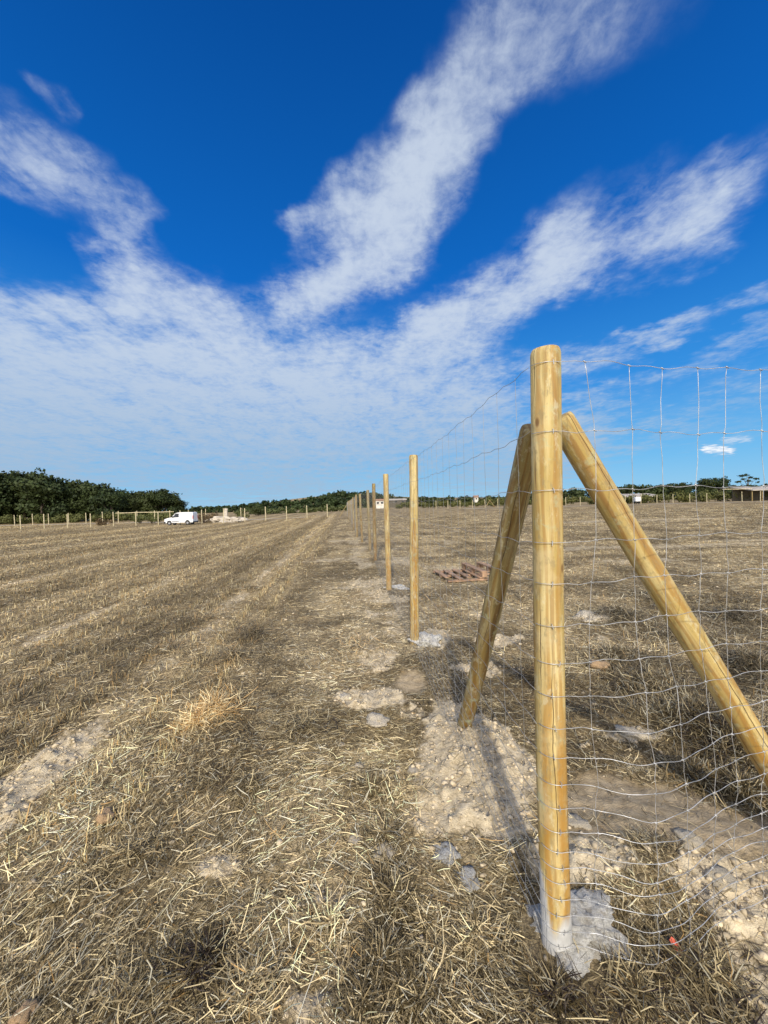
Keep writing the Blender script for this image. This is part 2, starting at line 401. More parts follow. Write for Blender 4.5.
def npmesh(name, verts, faces_n, nper, mat, col=None, extra=None):
    me = bpy.data.meshes.new(name)
    me.vertices.add(len(verts)); me.vertices.foreach_set('co', verts.astype(np.float32).ravel())
    nf = len(faces_n)
    me.loops.add(nf*nper); me.loops.foreach_set('vertex_index', faces_n.astype(np.int32).ravel())
    me.polygons.add(nf); me.polygons.foreach_set('loop_start', np.arange(0, nf*nper, nper, dtype=np.int32))
    me.polygons.foreach_set('loop_total', np.full(nf, nper, dtype=np.int32))
    me.update(calc_edges=True)
    if col is not None:
        a = me.color_attributes.new('col', 'FLOAT_COLOR', 'POINT')
        c4 = np.ones((len(verts), 4), np.float32); c4[:, :3] = col; a.data.foreach_set('color', c4.ravel())
    if extra:
        for k, v in extra.items():
            a = me.attributes.new(k, 'FLOAT', 'POINT'); a.data.foreach_set('value', v.astype(np.float32).ravel())
    me.materials.append(mat)
    return me

# ------------------------------------------------------------------ ground
def axis(lo, hi, fine, c0, c1, growth=1.09):
    a = list(np.arange(c0, c1+1e-6, fine)); s = fine; x = c1
    while x < hi: s *= growth; x += s; a.append(x)
    s = fine; x = c0; L = []
    while x > lo: s *= growth; x -= s; L.append(x)
    return np.array(L[::-1]+a)
xs = axis(-900, 900, .018, -1.7, 2.2, 1.026); ys = axis(-60, 1600, .018, .8, 3.4, 1.026)
X, Y = np.meshgrid(xs, ys); shp = X.shape
X = X.ravel(); Y = Y.ravel()
Z = height(X, Y)
u, v, d, pale, brown, band, tr = masks(X, Y)
n0, n1 = shp
idx = np.arange(n0*n1).reshape(n0, n1)
fc = np.stack([idx[:-1, :-1], idx[:-1, 1:], idx[1:, 1:], idx[1:, :-1]], -1).reshape(-1, 4)
far = sst(3, 14, d)
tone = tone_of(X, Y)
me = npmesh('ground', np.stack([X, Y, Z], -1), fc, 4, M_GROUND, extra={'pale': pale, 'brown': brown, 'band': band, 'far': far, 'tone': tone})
me.polygons.foreach_set('use_smooth', np.ones(len(fc), bool))
g = bpy.data.objects.new('ground', me); COL.objects.link(g); g['kind'] = 'structure'
print('ground verts', len(X))

# ------------------------------------------------------------------ straw
def ribbons(name, pos, az, tilt, L, W, col, bend=.15, mat=M_STRAW, roll=None):
    """thin 3-section blades; az = heading, tilt = elevation of the blade above the ground"""
    n = len(pos)
    t = np.stack([np.cos(az)*np.cos(tilt), np.sin(az)*np.cos(tilt), np.sin(tilt)], -1)
    side = np.stack([-np.sin(az), np.cos(az), np.zeros(n)], -1)
    upv = np.cross(t, side)
    if roll is None: roll = rng.uniform(-1.0, 1.0, n)
    s = side*np.cos(roll)[:, None] + upv*np.sin(roll)[:, None]
    bd = rng.normal(0, bend, n)[:, None]*L[:, None]
    bz = -np.abs(rng.normal(0, bend*.5, n))*L
    mid = pos + t*L[:, None]*.5 + side*bd*.5
    end = pos + t*L[:, None]; end[:, 2] += bz
    w = (s*W[:, None]*.5)
    V = np.stack([pos-w, pos+w, mid-w*.95, mid+w*.95, end-w*.6, end+w*.6], 1).reshape(-1, 3)
    b = (np.arange(n)*6)[:, None]
    Fc = np.concatenate([b+np.array([0, 1, 3, 2]), b+np.array([2, 3, 5, 4])], 1).reshape(-1, 4)
    c = np.repeat(col, 6, axis=0)
    me = npmesh(name, V, Fc, 4, mat, c)
    o = bpy.data.objects.new(name, me); COL.objects.link(o); o['kind'] = 'stuff'
    return o
def scatter(n, d0, d1, power, spread=1.18):
    # density per area ~ d^-power inside the fan in front of the camera
    k = 2-power
    q = rng.random(n)
    dd = (d0**k + q*(d1**k-d0**k))**(1/k)
    x = rng.uniform(-1, 1, n)*(dd*spread+.4)
    return x, dd
PAL = np.array([[.72,.61,.40],[.46,.38,.25],[.31,.25,.165],[.21,.17,.11],[.11,.092,.064],[.56,.53,.44],[.42,.28,.14]])
def straw_colors(n, x, y, wts):
    k = rng.choice(len(PAL), n, p=np.array(wts)/sum(wts))
    c = PAL[k]*rng.uniform(.72, 1.2, n)[:, None]
    t = fbm(x*1.7, y*1.7, 3, 61)
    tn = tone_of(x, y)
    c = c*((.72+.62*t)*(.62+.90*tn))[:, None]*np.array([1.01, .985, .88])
    nr_ = (1-sst(2, 5, np.hypot(x, y)))[:, None]
    c = c*(1-nr_) + nr_*np.clip((c-.2)*1.12+.185, .015, 1)
    return c
def person_free(x, y): return np.ones(len(x), bool)
P1c = (P1.x+.045, P1.y)
def keep_mask(x, y, pale, brown, thresh_noise, s):
    den = sst(.30, .58, fbm(x*2.3, y*2.3, 4, s))*.5+.5
    far_ = sst(3.5, 7, np.hypot(x, y)); fade = (1-(.93-.5*far_)*sst(.15, .6, pale))*(1-.97*sst(.2, .6, brown))
    pq = gp(466, 574); fade = fade*(np.hypot(x-pq.x, y-pq.y) > .62)
    foot = np.hypot((x-P1c[0])/.15, (y-P1c[1])/.17) > 1
    return (rng.random(len(x)) < den*fade*thresh_noise) & foot
# lying straw
x, y = scatter(760000, .85, 45, 1.58)
u, v, d, pale, brown, band, tr = masks(x, y)
k = keep_mask(x, y, pale, brown, .95, 71)
x, y, u, v, d, band = (q[k] for q in (x, y, u, v, d, band))
n = len(x)
al = fbm(x*1.1, y*1.1, 2, 73)*6.0
az = al + rng.normal(0, .75, n)
left = u < -1.3
az = np.where(left, math.pi/2+.1+rng.normal(0, .8, n), az)
L = rng.lognormal(math.log(.045), .5, n).clip(.012, .16)
W = rng.uniform(.0010, .0026, n)*(1+d/7)
L = L*(1+d/40)
z = height(x, y) + rng.exponential(.005, n)*(1+.8*sst(.4,.7,fbm(x*2.3,y*2.3,4,71))) + .002
c = straw_colors(n, x, y, [2.3, 2.2, 2.2, 2.6, 3.2, 1.3, .2])
gold = left*sst(1.5, 4, d)*.4
c = c*(1-gold[:, None]) + c*gold[:, None]*np.array([1.06, .97, .82])
ribbons('straw_litter', np.stack([x, y, z], -1), az, rng.normal(.03, .11, n).clip(-.1, .5), L, W, c, .12)
print('litter', n)
# fine dark chaff
x, y = scatter(220000, .85, 14, 1.5)
u, v, d, pale, brown, band, tr = masks(x, y)
k = keep_mask(x, y, pale*.8, brown, .9, 75)
x, y, d, u = x[k], y[k], d[k], u[k]; n = len(x)
c = straw_colors(n, x, y, [.6, .8, 1.6, 2.5, 3.2, .3, .2])
ribbons('chaff', np.stack([x, y, height(x, y)+rng.uniform(.001, .010, n)], -1), rng.uniform(0, 6.28, n), rng.normal(.05, .2, n), rng.uniform(.012, .05, n), rng.uniform(.0012, .0035, n)*(1+d/9), c)
# standing stubble in rows
x, y = scatter(420000, 1.6, 70, 1.15, 1.12)
u, v = uv_of(x, y)
row = .30
un = np.round(u/row)*row + rng.normal(0, .045, len(u))
sel = (u < -1.2)
dx = (un-u)*sel; x = x+dx*E.y; y = y-dx*E.x
u, v, d, pale, brown, band, tr = masks(x, y)
pq = gp(466, 574)
k = (np.hypot(x-pq.x, y-pq.y) > .8) & (rng.random(len(x)) < np.where(u < 0, band**1.3, band*.5)*(1-.95*sst(.2,.6,pale))*(1-brown)) & (d > 1.5)
x, y, u, d, band, v = (q[k] for q in (x, y, u, d, band, v)); n = len(x)
L = rng.uniform(.025, .085, n)*(.7+.5*band)
c = straw_colors(n, x, y, [.7, 1.8, 2.6, 2.4, 1.4, .3, 1.5])
st = rown(u*.9+3, v*.05, 3, 77)
c = c*(.76+.36*st)[:, None]*np.array([.97, .97, .90])
ribbons('stubble', np.stack([x, y, height(x, y)-.005], -1), rng.uniform(0, 6.28, n), rng.normal(1.05, .32, n).clip(.2, 1.5), L, rng.uniform(.002, .004, n)*(1+d/7), c, .1, roll=rng.uniform(-.4,.4,n))
print('stubble', n)
# long pale straws close by
x, y = scatter(3000, .9, 5, 1.3)
u, v, d, pale, brown, band, tr = masks(x, y)
k = keep_mask(x, y, pale*.6, brown, .9, 79); x, y = x[k], y[k]; n = len(x)
c = straw_colors(n, x, y, [6, 2, .5, .2, .1, 2, .3])*1.15
ribbons('long_straw', np.stack([x, y, height(x, y)+rng.uniform(.008, .022, n)], -1), fbm(x, y, 2, 81)*7+rng.normal(0, .5, n), rng.normal(.02, .07, n), rng.uniform(.05, .16, n), rng.uniform(.0018, .0036, n), c, .08)
# clumps: dead weed tangles (dark) on the right, tufts, gold heap
def tuft_field(name, centres, n, rad, Lr, colw, cm=1.0, tl=.8, w=(.0015,.0035)):
    xs_, ys_, hh = [], [], []
    for (cx, cy, r_, m_) in centres:
        kk = int(n*m_); a = rng.uniform(0, 6.28, kk); rr = np.abs(rng.normal(0, .5, kk))*r_
        xs_.append(cx+rr*np.cos(a)); ys_.append(cy+rr*np.sin(a)); hh.append(np.exp(-(rr/r_)**2*2)*r_*.22)
    x = np.concatenate(xs_); y = np.concatenate(ys_); h = np.concatenate(hh); k = len(x)
    c = straw_colors(k, x, y, colw)*cm
    ribbons(name, np.stack([x, y, height(x, y)+rng.uniform(0, 1, k)*h], -1), rng.uniform(0, 6.28, k), rng.normal(tl*.4, .45, k).clip(-.2, 1.4), rng.uniform(*Lr, k), rng.uniform(*w, k)*(1+np.hypot(x,y)/9), c, .2)
W_ = lambda px, py, r, m: (gp(px, py).x, gp(px, py).y, r, m)
tuft_field('dead_weeds', [W_(650, 690, .5, 1.3), W_(700, 730, .45, 1.3), W_(740, 760, .35, 1.3), W_(755, 670, .5, 1), W_(690, 640, .6, 1), W_(740, 620, .6, .8), W_(620, 620, .6, .7), W_(660, 600, .7, .7), W_(700, 785, .15, .5), W_(745, 800, .2, .7), W_(620, 660, .4, .8), W_(670, 730, .25, .8)],
           4200, 1, (.03, .12), [.6, 1.2, 2, 3, 3, 1.2, .2], .95, .55)
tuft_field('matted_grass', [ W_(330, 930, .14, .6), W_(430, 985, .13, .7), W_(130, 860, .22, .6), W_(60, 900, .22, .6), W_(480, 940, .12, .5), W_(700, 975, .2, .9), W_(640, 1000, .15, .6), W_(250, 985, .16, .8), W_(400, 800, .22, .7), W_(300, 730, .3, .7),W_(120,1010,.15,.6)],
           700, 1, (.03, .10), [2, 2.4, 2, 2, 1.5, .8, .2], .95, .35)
tuft_field('shade_and_dark_matted_grass', [W_(385, 965, .13, 1.2), W_(365, 1005, .13, 1.2), W_(395, 900, .12, .9), W_(385, 840, .12, .8), W_(420, 1000, .10, .8), W_(372, 790, .14, .6), W_(250, 790, .16, .4), W_(205, 960, .12, .7), W_(560, 1000, .1, .4)],
           1100, 1, (.03, .09), [.5, 1, 1.6, 3, 4, .7, 0], .8, .3)  # dark colours stand in for the photographer's shadow at bottom centre
tuft_field('golden_straw_heap', [W_(213, 712, .26, 1), W_(200, 722, .2, .5)], 1600, 1, (.05, .16), [2, 1, .6, .2, .1, 0, 4], 1.35, .04)
tuft_field('far_weed_clumps', [W_(250, 590, .35, 1), W_(232, 660, .5, .8), W_(255, 635, .45, .8), W_(210, 620, .5, .6), W_(170, 650, .4, .6), W_(430, 600, .5, .5), W_(455, 620, .5, .6), W_(520, 600, .6, .5), W_(560, 590, .7, .6), W_(540,680,.4,.8),W_(360, 650, .5, .6)], 900, 1, (.04, .14), [.5, 1, 2, 3, 2, .4, 1.2], .9, .6)

# gravel crumbs on the pale soil
def rock_mesh(name, seed, sub=2, flat=.6, rough=.35):
    bm = bmesh.new(); bmesh.ops.create_icosphere(bm, subdivisions=sub, radius=1)
    r_ = random.Random(seed); o = Vector((r_.random()*50, r_.random()*50, r_.random()*50))
    from mathutils import noise as mn
    for vtx in bm.verts:
        f = 1+rough*mn.fractal(vtx.co*1.3+o, .8, 2, 4)*1.3
        if sub >= 3: f += .05*mn.noise(vtx.co*5+o)+.06*mn.noise(vtx.co*12+o)
        vtx.co *= f; vtx.co.z *= flat
    me = bpy.data.meshes.new(name); bm.to_mesh(me); bm.free(); return me
x, y = scatter(70000, .9, 9, 1.35)
u, v, d, pale, brown, band, tr = masks(x, y)
k = rng.random(len(x)) < (.05+.9*pale)*(1-.85*brown)
x, y, d = x[k], y[k], d[k]; n = len(x)
sz = rng.lognormal(math.log(.0042), .6, n).clip(.0015, .014)*(1+d/12)
ico = bmesh.new(); bmesh.ops.create_icosphere(ico, subdivisions=1, radius=1)
iv = np.array([q.co[:] for q in ico.verts]); ifc = np.array([[q.index for q in f.verts] for f in ico.faces]); ico.free()
jit = 1+rng.uniform(-.45, .3, (n, len(iv), 1))
V = iv[None]*jit*sz[:, None, None]*np.array([1, 1, .7]) ; ca, sa = np.cos(rng.uniform(0, 6.28, n)), 0
V = V*rng.uniform(.7, 1.3, (n, 1, 3)) + np.stack([x, y, height(x, y)+sz*.25], -1)[:, None, :]
Fc = (ifc[None]+(np.arange(n)*len(iv))[:, None, None]).reshape(-1, 3)
cc = np.array([.68, .56, .38])*rng.uniform(.55, 1.15, n)[:, None]*np.array([1, 1, 1])
me = npmesh('soil_crumbs', V.reshape(-1, 3), Fc, 3, attr_mat('dry_clay_crumbs', .95, .1), np.repeat(cc, len(iv), 0))
o = bpy.data.objects.new('soil_crumbs', me); COL.objects.link(o); o['kind'] = 'stuff'

# ------------------------------------------------------------------ stones
def stone(px, py, w, label, mat=M_STONE, flat=.45, asp=.8, name='stone', cat='stone', sink=.3):
    p = gp(px, py); me = rock_mesh(name, int(px*7+py), 3, flat, .5)
    for q in me.polygons: q.use_smooth = True
    me.materials.append(mat)
    o = bpy.data.objects.new(name, me); COL.objects.link(o)
    r = w/2*p.y/F
    o.scale = (r, r*asp/.8, r*.8); o.rotation_euler = (0, 0, random.uniform(-.5, .5))
    o.location = (p.x, p.y, gz(p.x, p.y)+r*flat*(.5-sink))
    tag(o, label, cat); return o
stone(378, 726, 22, 'pale limestone lump lying highest on the trodden strip left of the leaning brace')
stone(342, 745, 6, 'small cream pebble just below the pale lump on the trodden strip')
stone(360, 768, 12, 'whitish jagged stone in the middle of the trodden strip, below a small pebble')
stone(355, 842, 12, 'small cream stone in the straw, left of a rounder dull stone')
stone(383, 856, 18, 'dull round buff stone in the shaded straw at bottom centre')
stone(446, 857, 24, 'bluish white concrete crumb beside the pale mound, the upper of a pair', M_CONC, name='concrete_lump', cat='concrete lump', flat=.35)
stone(468, 883, 22, 'bluish white concrete crumb nearest the main post foot, the lower of a pair', M_CONC, name='concrete_lump', cat='concrete lump', flat=.35)
stone(413, 775, 12, 'cream stone at the left edge of the pale dirt mound')
stone(104, 822, 18, 'orange brown flat stone lying in straw on the left', M_STONEO, .8, .6, sink=-.2)
stone(24, 1020, 22, 'orange brown stone at the bottom left corner', M_STONEO, .7, sink=-.1)
stone(600, 671, 16, 'small wedge of orange stone behind the net, right of the main post', M_STONEO, .8, sink=-.1)
stone(578, 830, 18, 'white stone beside the main post at the edge of the brown earth', M_STONE)
stone(637, 741, 34, 'long flat pale rock sunk in the soil between main post and right brace', M_STONE, .3, .5)
stone(594, 619, 36, 'wide flat pale rock in the grass behind the net', M_STONE, .25, .6)
stone(255, 1000, 12, 'dark clod of earth by the bottom edge, left of centre', M_DARK, .6, name='soil_clod', cat='clod')
stone(237, 972, 12, 'dark upright clod of earth at bottom left of centre, above another', M_DARK, .6, name='soil_clod', cat='clod')
stone(688, 852, 22, 'pale clod of clay on the brown earth behind the lower net', M_STONE, .5, name='clay_clod', cat='clod')
stone(722, 888, 22, 'pale clay clod beneath the lowest net wires near the right edge', M_STONE, .5, name='clay_clod', cat='clod')
stone(300, 727, 8, 'tiny cream stone in matted straw left of the pale lump', M_STONE)
stone(345, 700, 12, 'cream stone in the upper rubble of the trodden strip', M_STONE)
# red tag
bm = bmesh.new(); 
for i,(a,b) in enumerate([((0,0),(.02,.002)),]):
    pass
p = gp(676, 955)
vs = [(-.008,-.014,0),(.006,-.016,.002),(.010,.0,.006),(.004,.016,.004),(-.006,.014,.001)]
top = [bm.verts.new(Vector(q)) for q in vs]; bot = [bm.verts.new(Vector(q)-Vector((0,0,.002))) for q in vs]
bm.faces.new(top); bm.faces.new(bot[::-1])
for i in range(5): bm.faces.new((top[i], bot[i], bot[(i+1)%5], top[(i+1)%5]))
o = mk('plastic_scrap', bm, M_RED); o.location = (p.x, p.y, gz(p.x, p.y)+.03); o.rotation_euler = (.5, .1, .5); o.scale = (1.3, 1.3, 1.3)
tag(o, 'small red plastic scrap in the dead grass right of the main post foot', 'litter')

# ------------------------------------------------------------------ posts
def post_mesh(name, Lh, r, seg=28, rings=44, seed=0, cement=0.0, mat=M_WOOD, below=.25, taper=.06):
    r_ = random.Random(seed); V = []; cem = []
    from mathutils import noise as mn
    zs = [-below + (Lh+below)*i/(rings-1) for i in range(rings)]
    zs[-1] = Lh-.018
    prof = [(zz, 1.0) for zz in zs] + [(Lh-.008, .955), (Lh-.001, .88), (Lh, .55), (Lh+.001, .0)]
    ox = r_.random()*40; bm = bmesh.new(); R_ = []
    for zz, f in prof[:-1]:
        ring = []
        for k in range(seg):
            a = 2*math.pi*k/seg
            rr = r*f*(1+taper*(1-zz/Lh)) + r*.035*mn.fractal(Vector((math.cos(a)*1.2+ox, math.sin(a)*1.2, zz*2.2)), 1, 2, 3)
            bx = .006*math.sin(zz*2.1+ox); by = .005*math.sin(zz*1.7+ox*2)
            ring.append(bm.verts.new((math.cos(a)*rr+bx, math.sin(a)*rr+by, zz)))
        R_.append(ring)
    for A, B in zip(R_, R_[1:]):
        for k in range(seg): bm.faces.new((A[k], A[(k+1)%seg], B[(k+1)%seg], B[k]))
    bm.faces.new(R_[-1]); bm.faces.new(R_[0][::-1])
    me = bpy.data.meshes.new(name); bm.to_mesh(me); bm.free()
    n = len(me.vertices); a = me.attributes.new('cement', 'FLOAT', 'POINT')
    val = np.zeros(n)
    if cement:
        for i, vt in enumerate(me.vertices):
            ang = math.atan2(vt.co.y, vt.co.x)
            edge = cement + .035*math.sin(ang*2+1.2) + .02*math.sin(ang*5)
            # left flank of the post carries a higher smear
            if math.cos(ang) < -.3: edge += .22*(-math.cos(ang)-.3)
            val[i] = max(0, min(1, (edge-vt.co.z)/.03))
    a.data.foreach_set('value', val.astype(np.float32))
    for q in me.polygons: q.use_smooth = True
    me.materials.append(mat)
    return me
tilt_note = 0
# main corner post: matched top and foot
top = at(543.5, 350, P1.y-.03)
foot = Vector((P1.x, P1.y, 0))
main = bpy.data.objects.new('fence_post', post_mesh('fence_post', (top-foot).length, .0455, 40, 90, 3, .15)); COL.objects.link(main)
main.location = foot; main.rotation_euler = (top-foot).to_track_quat('Z', 'Y').to_euler(); 
tag(main, 'thick round corner post of yellow pine with cement smeared foot, nearest the camera', 'fence post', 'wooden posts of the long fence line')
POSTTOP = top; POSTFOOT = foot
def postpt(h): return foot + (top-foot)*(h/ (top-foot).z)
# line posts: foot pixels for the nearest, then regular steps
line = []
pxs = {2: (415, 644, 413, 455), 3: (388.7, 590.5, 386, 474), 4: (375.6, 560, 373.6, 483.5), 5: (370, 550.5, 367.8, 490)}
words = {2: 'second wooden fence post from the camera, slim with white cement at its foot', 3: 'third wooden fence post from the camera in the long line', 4: 'fourth wooden fence post from the camera in the long line', 5: 'fifth wooden fence post from the camera in the long line', 6: 'sixth fence post from the camera, where the line begins to crowd together'}
pm = [post_mesh('fence_post', 1.98, .046, 20, 24, 11+i, 0) for i in range(3)]
pmf = [post_mesh('fence_post', 1.98, .046, 14, 12, 11+i, 0, M_WOOD2) for i in range(3)]
NP = 20
for i in range(2, NP+1):
    if i in pxs:
        a = pxs[i]; f0 = gp(a[0], a[1]); 
    else:
        f0 = Vector((P1.x, P1.y, 0)) + E*(SP*(i-1)) + Vector((random.uniform(-.05, .05), 0, 0))
        f0 = f0 + ER*(.02)
    f0.z = gz(f0.x, f0.y)
    o = bpy.data.objects.new('fence_post', pm[i%3] if i < 4 else pmf[i%3]); COL.objects.link(o)
    if i in (2, 3, 4, 5):
        tp = at(a[2], a[3], f0.y); dv = tp-f0; o.scale = (1, 1, dv.length/1.98)
        o.rotation_euler = dv.to_track_quat('Z', 'Y').to_euler()
    else:
        o.rotation_euler = (random.uniform(-.015, .015), random.uniform(-.015, .015), random.uniform(0, 6)); o.scale = (1, 1, random.uniform(.97, 1.03))
    o.location = f0; line.append(f0)
    tag(o, words.get(i, 'slim wooden fence post in the crowded far end of the long line'), 'fence post', 'wooden posts of the long fence line')
# braces
def brace(ptop, pfoot, r, name, label, seed, ext=.05, mat=M_WOOD2):
    dv = ptop-pfoot
    me = post_mesh(name, dv.length+ext, r, 28, 60, seed, 0, mat, .12, .04)
    o = bpy.data.objects.new(name, me); COL.objects.link(o); o.location = pfoot
    o.rotation_euler = dv.to_track_quat('Z', 'Y').to_euler()
    tag(o, label, 'fence brace'); return o
bt1 = at(532, 440, 1.40); bf1 = gp(464, 730); bf1.z = gz(bf1.x, bf1.y)-.02
brace(bt1, bf1, .045, 'brace_post', 'greenish round brace leaning from the corner post back along the fence line', 21)
bt2 = at(568, 428, 1.40); bf2 = P1 + ER*1.22 + E*.10; bf2.z = -.03
bdir = (at(760, 753, 1.50)-bt2).normalized(); bf2 = bt2 + bdir*((bt2.z+.02)/-bdir.z)
print('brace foot', bf2, 'P1', P1)
brace(bt2, bf2, .046, 'brace_post', 'yellow round brace sloping down to the right from the corner post', 22, mat=M_WOOD)
# far end corner brace of the long line
cend = line[-1]
b1 = cend + Vector((0,0,1.7)); b2 = cend + Vector((-1.0, -1.2, 0))
brace(b1, b2, .045, 'brace_post', 'thin pale brace leaning at the far end of the long fence line', 23)

# ------------------------------------------------------------------ concrete footings
def footing(px, py, wx, wy, h, label, seed, sub=5):
    p = gp(px, py); me = rock_mesh('concrete_footing', seed, sub, 1, .45)
    for q in me.polygons: q.use_smooth = True
    me.materials.append(M_CONC)
    o = bpy.data.objects.new('concrete_footing', me); COL.objects.link(o)
    o.scale = (wx, wy, h); o.location = (p.x, p.y, gz(p.x, p.y)-.005)
    tag(o, label, 'concrete footing', 'concrete collars at the post feet'); return o
footing(577, 926, .135, .125, .06, 'large rough whitish concrete footing around the main corner post', 5, 5)
footing(427, 644, .16, .15, .08, 'white concrete lump at the foot of the second fence post', 6)
footing(396, 588, .20, .16, .04, 'pale concrete lump at the foot of the third fence post', 7)

# ------------------------------------------------------------------ wire netting
HS = [1.925, 1.712, 1.53, 1.365, 1.235, 1.10, .98, .875, .77, .675, .587, .508, .43, .364, .31, .26, .205, .15, .095, .045]
prad = .048
def right_pt(s, h, extra=True):
    """point of the right hand netting, s metres along from the corner post"""
    c = postpt(h)
    if s <= .03:          # wraps round the camera side of the post
        a = s/.03         # -1 (left flank) .. 1
        rr = prad+.002
        if a > 0: return c + ER*(a*.03) - E*rr + Vector((0, 0, h-c.z))
        ang = -math.pi/2 + max(-1, a)*R(78)
        return Vector((c.x+math.cos(ang)*rr, c.y+math.sin(ang)*rr, h))
    p = c + ER*s - E*(prad+.002)*(1-float(sst(.08, .6, np.array(s))))
    low = float(sst(1.15, .55, np.array(h)))
    bulge = low*.085*math.exp(-((s-.32)/.28)**2)*float(sst(.03, .25, np.array(s)))
    p = p - E*bulge
    p.z = h - .012*math.sin(min(s, .8)/.8*math.pi)*low
    if s > .5: p.z += low*.02*(s-.5) 
    return p
def wob(k, s, a=.0035):
    return Vector((0, a*.4*math.sin(s*23+k*5), a*math.sin(s*41+k*2.3)+a*1.2*math.sin(s*13+k*4.1)))
netR = empty('wire_netting', (P1.x, P1.y, 0))
tag(netR, 'galvanised square wire netting stretched right from the corner post', 'wire netting')
inv = Vector((P1.x, P1.y, 0))
SMAX = 2.9
for k, h in enumerate(HS):
    bm = bmesh.new(); pts = []
    ss = [-.03+.06*i/12 for i in range(13)] + list(np.arange(.075, SMAX, .025))
    for s in ss:
        p = right_pt(s, h)
        if s > .03: p = p + wob(k, s)
        pts.append(p-inv)
    tube(bm, pts, .00100, 5)
    o = mk('line_wire', bm, M_WIRE, netR, True)
tops = [575, 621, 658, 697, 727, 760]
ssr = []
for q in tops:
    dq = ray(q, 366); # intersect with fence plane
    # line: P1 + ER*s ; solve x/y = dq.x/dq.y
    m_ = dq.x/dq.y; c = postpt(1.95); s = (m_*c.y-c.x)/(ER.x-m_*ER.y); ssr.append(s)
while ssr[-1] < SMAX-.15: ssr.append(ssr[-1]+.145+random.uniform(-.012, .012))
print('stays', [round(s, 3) for s in ssr[:8]])
for j, s0 in enumerate(ssr):
    bm = bmesh.new(); s = s0; pts = []; drift = random.uniform(-.008, .008)
    if j == 0: offs = {1: .035, 2: .035}
    for k, h in enumerate(HS):
        if j == 0 and k == 1: s = s0+.030
        elif k > 0: s += random.uniform(-.011, .011)+(s0-s)*.25
        p = right_pt(s, h)+wob(k, s)-inv
        if pts:
            q0 = pts[-1]
            for t in (.12, .5, .88):
                m = q0.lerp(p, t); m += Vector((random.uniform(-1, 1), random.uniform(-1, 1), 0))*.0025; pts.append(m)
            pts[-3:] = pts[-3:]
        pts.append(p)
        # hinge knot
        for dz in (-.004, .0, .004):
            pass
        tube(bm, [p+Vector((-.005, -.001, .0035)), p+Vector((0, -.0025, 0)), p+Vector((.005, -.001, -.0035))], .0016, 5)
    tube(bm, pts, .00092, 5)
    mk('stay_wire', bm, M_WIRE, netR, True)
bpy.context.view_layer.update()
stm = bmesh.new(); tube(stm, [(0, .012, .007), (0, -.0022, .0065), (0, -.0026, 0), (0, -.0022, -.0065), (0, .012, -.007)], .0013, 5)
stme = bpy.data.meshes.new('staple'); stm.to_mesh(stme); stm.free(); stme.materials.append(M_WIRE)
for k, h in enumerate(HS):
    a = R(-90+random.uniform(-22, 12)); c = postpt(h)
    o = bpy.data.objects.new('staple', stme); COL.objects.link(o); o.parent = main
    w_ = Matrix.Translation((c.x+math.cos(a)*(prad+.001), c.y+math.sin(a)*(prad+.001), h+random.uniform(-.001, .001))) @ Matrix.Rotation(a+math.pi/2, 4, 'Z') @ Matrix.Rotation(random.uniform(-.3, .3), 4, 'Y')
    o.matrix_basis = main.matrix_world.inverted() @ w_
# long run netting
netL = empty('wire_netting', (P1.x, P1.y, 0))
tag(netL, 'galvanised wire netting following the long line of posts into the distance', 'wire netting')
nodes = [P1.copy()] + line
def left_pt(s, h):
    i = min(int(s/SP), len(nodes)-2); 
    f = s/SP-i
    a, b = nodes[i], nodes[i+1]
    off = -ER*.055
    if i == 0:
        c = postpt(h); a2 = Vector((c.x, c.y, 0)) + off*.96
    else: a2 = Vector((a.x, a.y, a.z))+off
    b2 = Vector((b.x, b.y, b.z))+off
    p = a2.lerp(b2, f); za = a.z*(1-f)+b.z*f
    p.z = za + h
    return p
SL = SP*(len(nodes)-1)-.01
for k, h in enumerate(HS):
    bm = bmesh.new(); pts = []; s = 0.0; step = .05
    while s < SL:
        sag = -.02*math.sin((s/SP % 1)*math.pi)*(1 if k == 0 else .6)
        pts.append(left_pt(s, h)+wob(k+30, s, .004)+Vector((0, 0, sag))-inv)
        step = .05 if s < 6 else .35; s += step
    tube(bm, pts, .0010, 4)
    mk('line_wire', bm, M_WIRE2, netL, True)
nst = 0; s = .11; rest = bmesh.new()
while s < SL:
    bm = bmesh.new() if nst < 80 else rest
    pts = []; ss0 = s
    for k, h in enumerate(HS):
        if s > 8 and k % 2: continue
        ss0 += random.uniform(-.012, .012)+(s-ss0)*.3
        sag = -.02*math.sin((max(ss0,0)/SP % 1)*math.pi)*(1 if k == 0 else .6)
        pts.append(left_pt(max(ss0, .01), h)+Vector((0, 0, sag))-inv)
    tube(bm, pts, .0007, 4)
    if nst < 80: mk('stay_wire', bm, M_WIRE2, netL, True)
    nst += 1; s += .152+random.uniform(-.008, .008)
o = mk('stay_wires', rest, M_WIRE2, netL, True); o['kind'] = 'stuff'

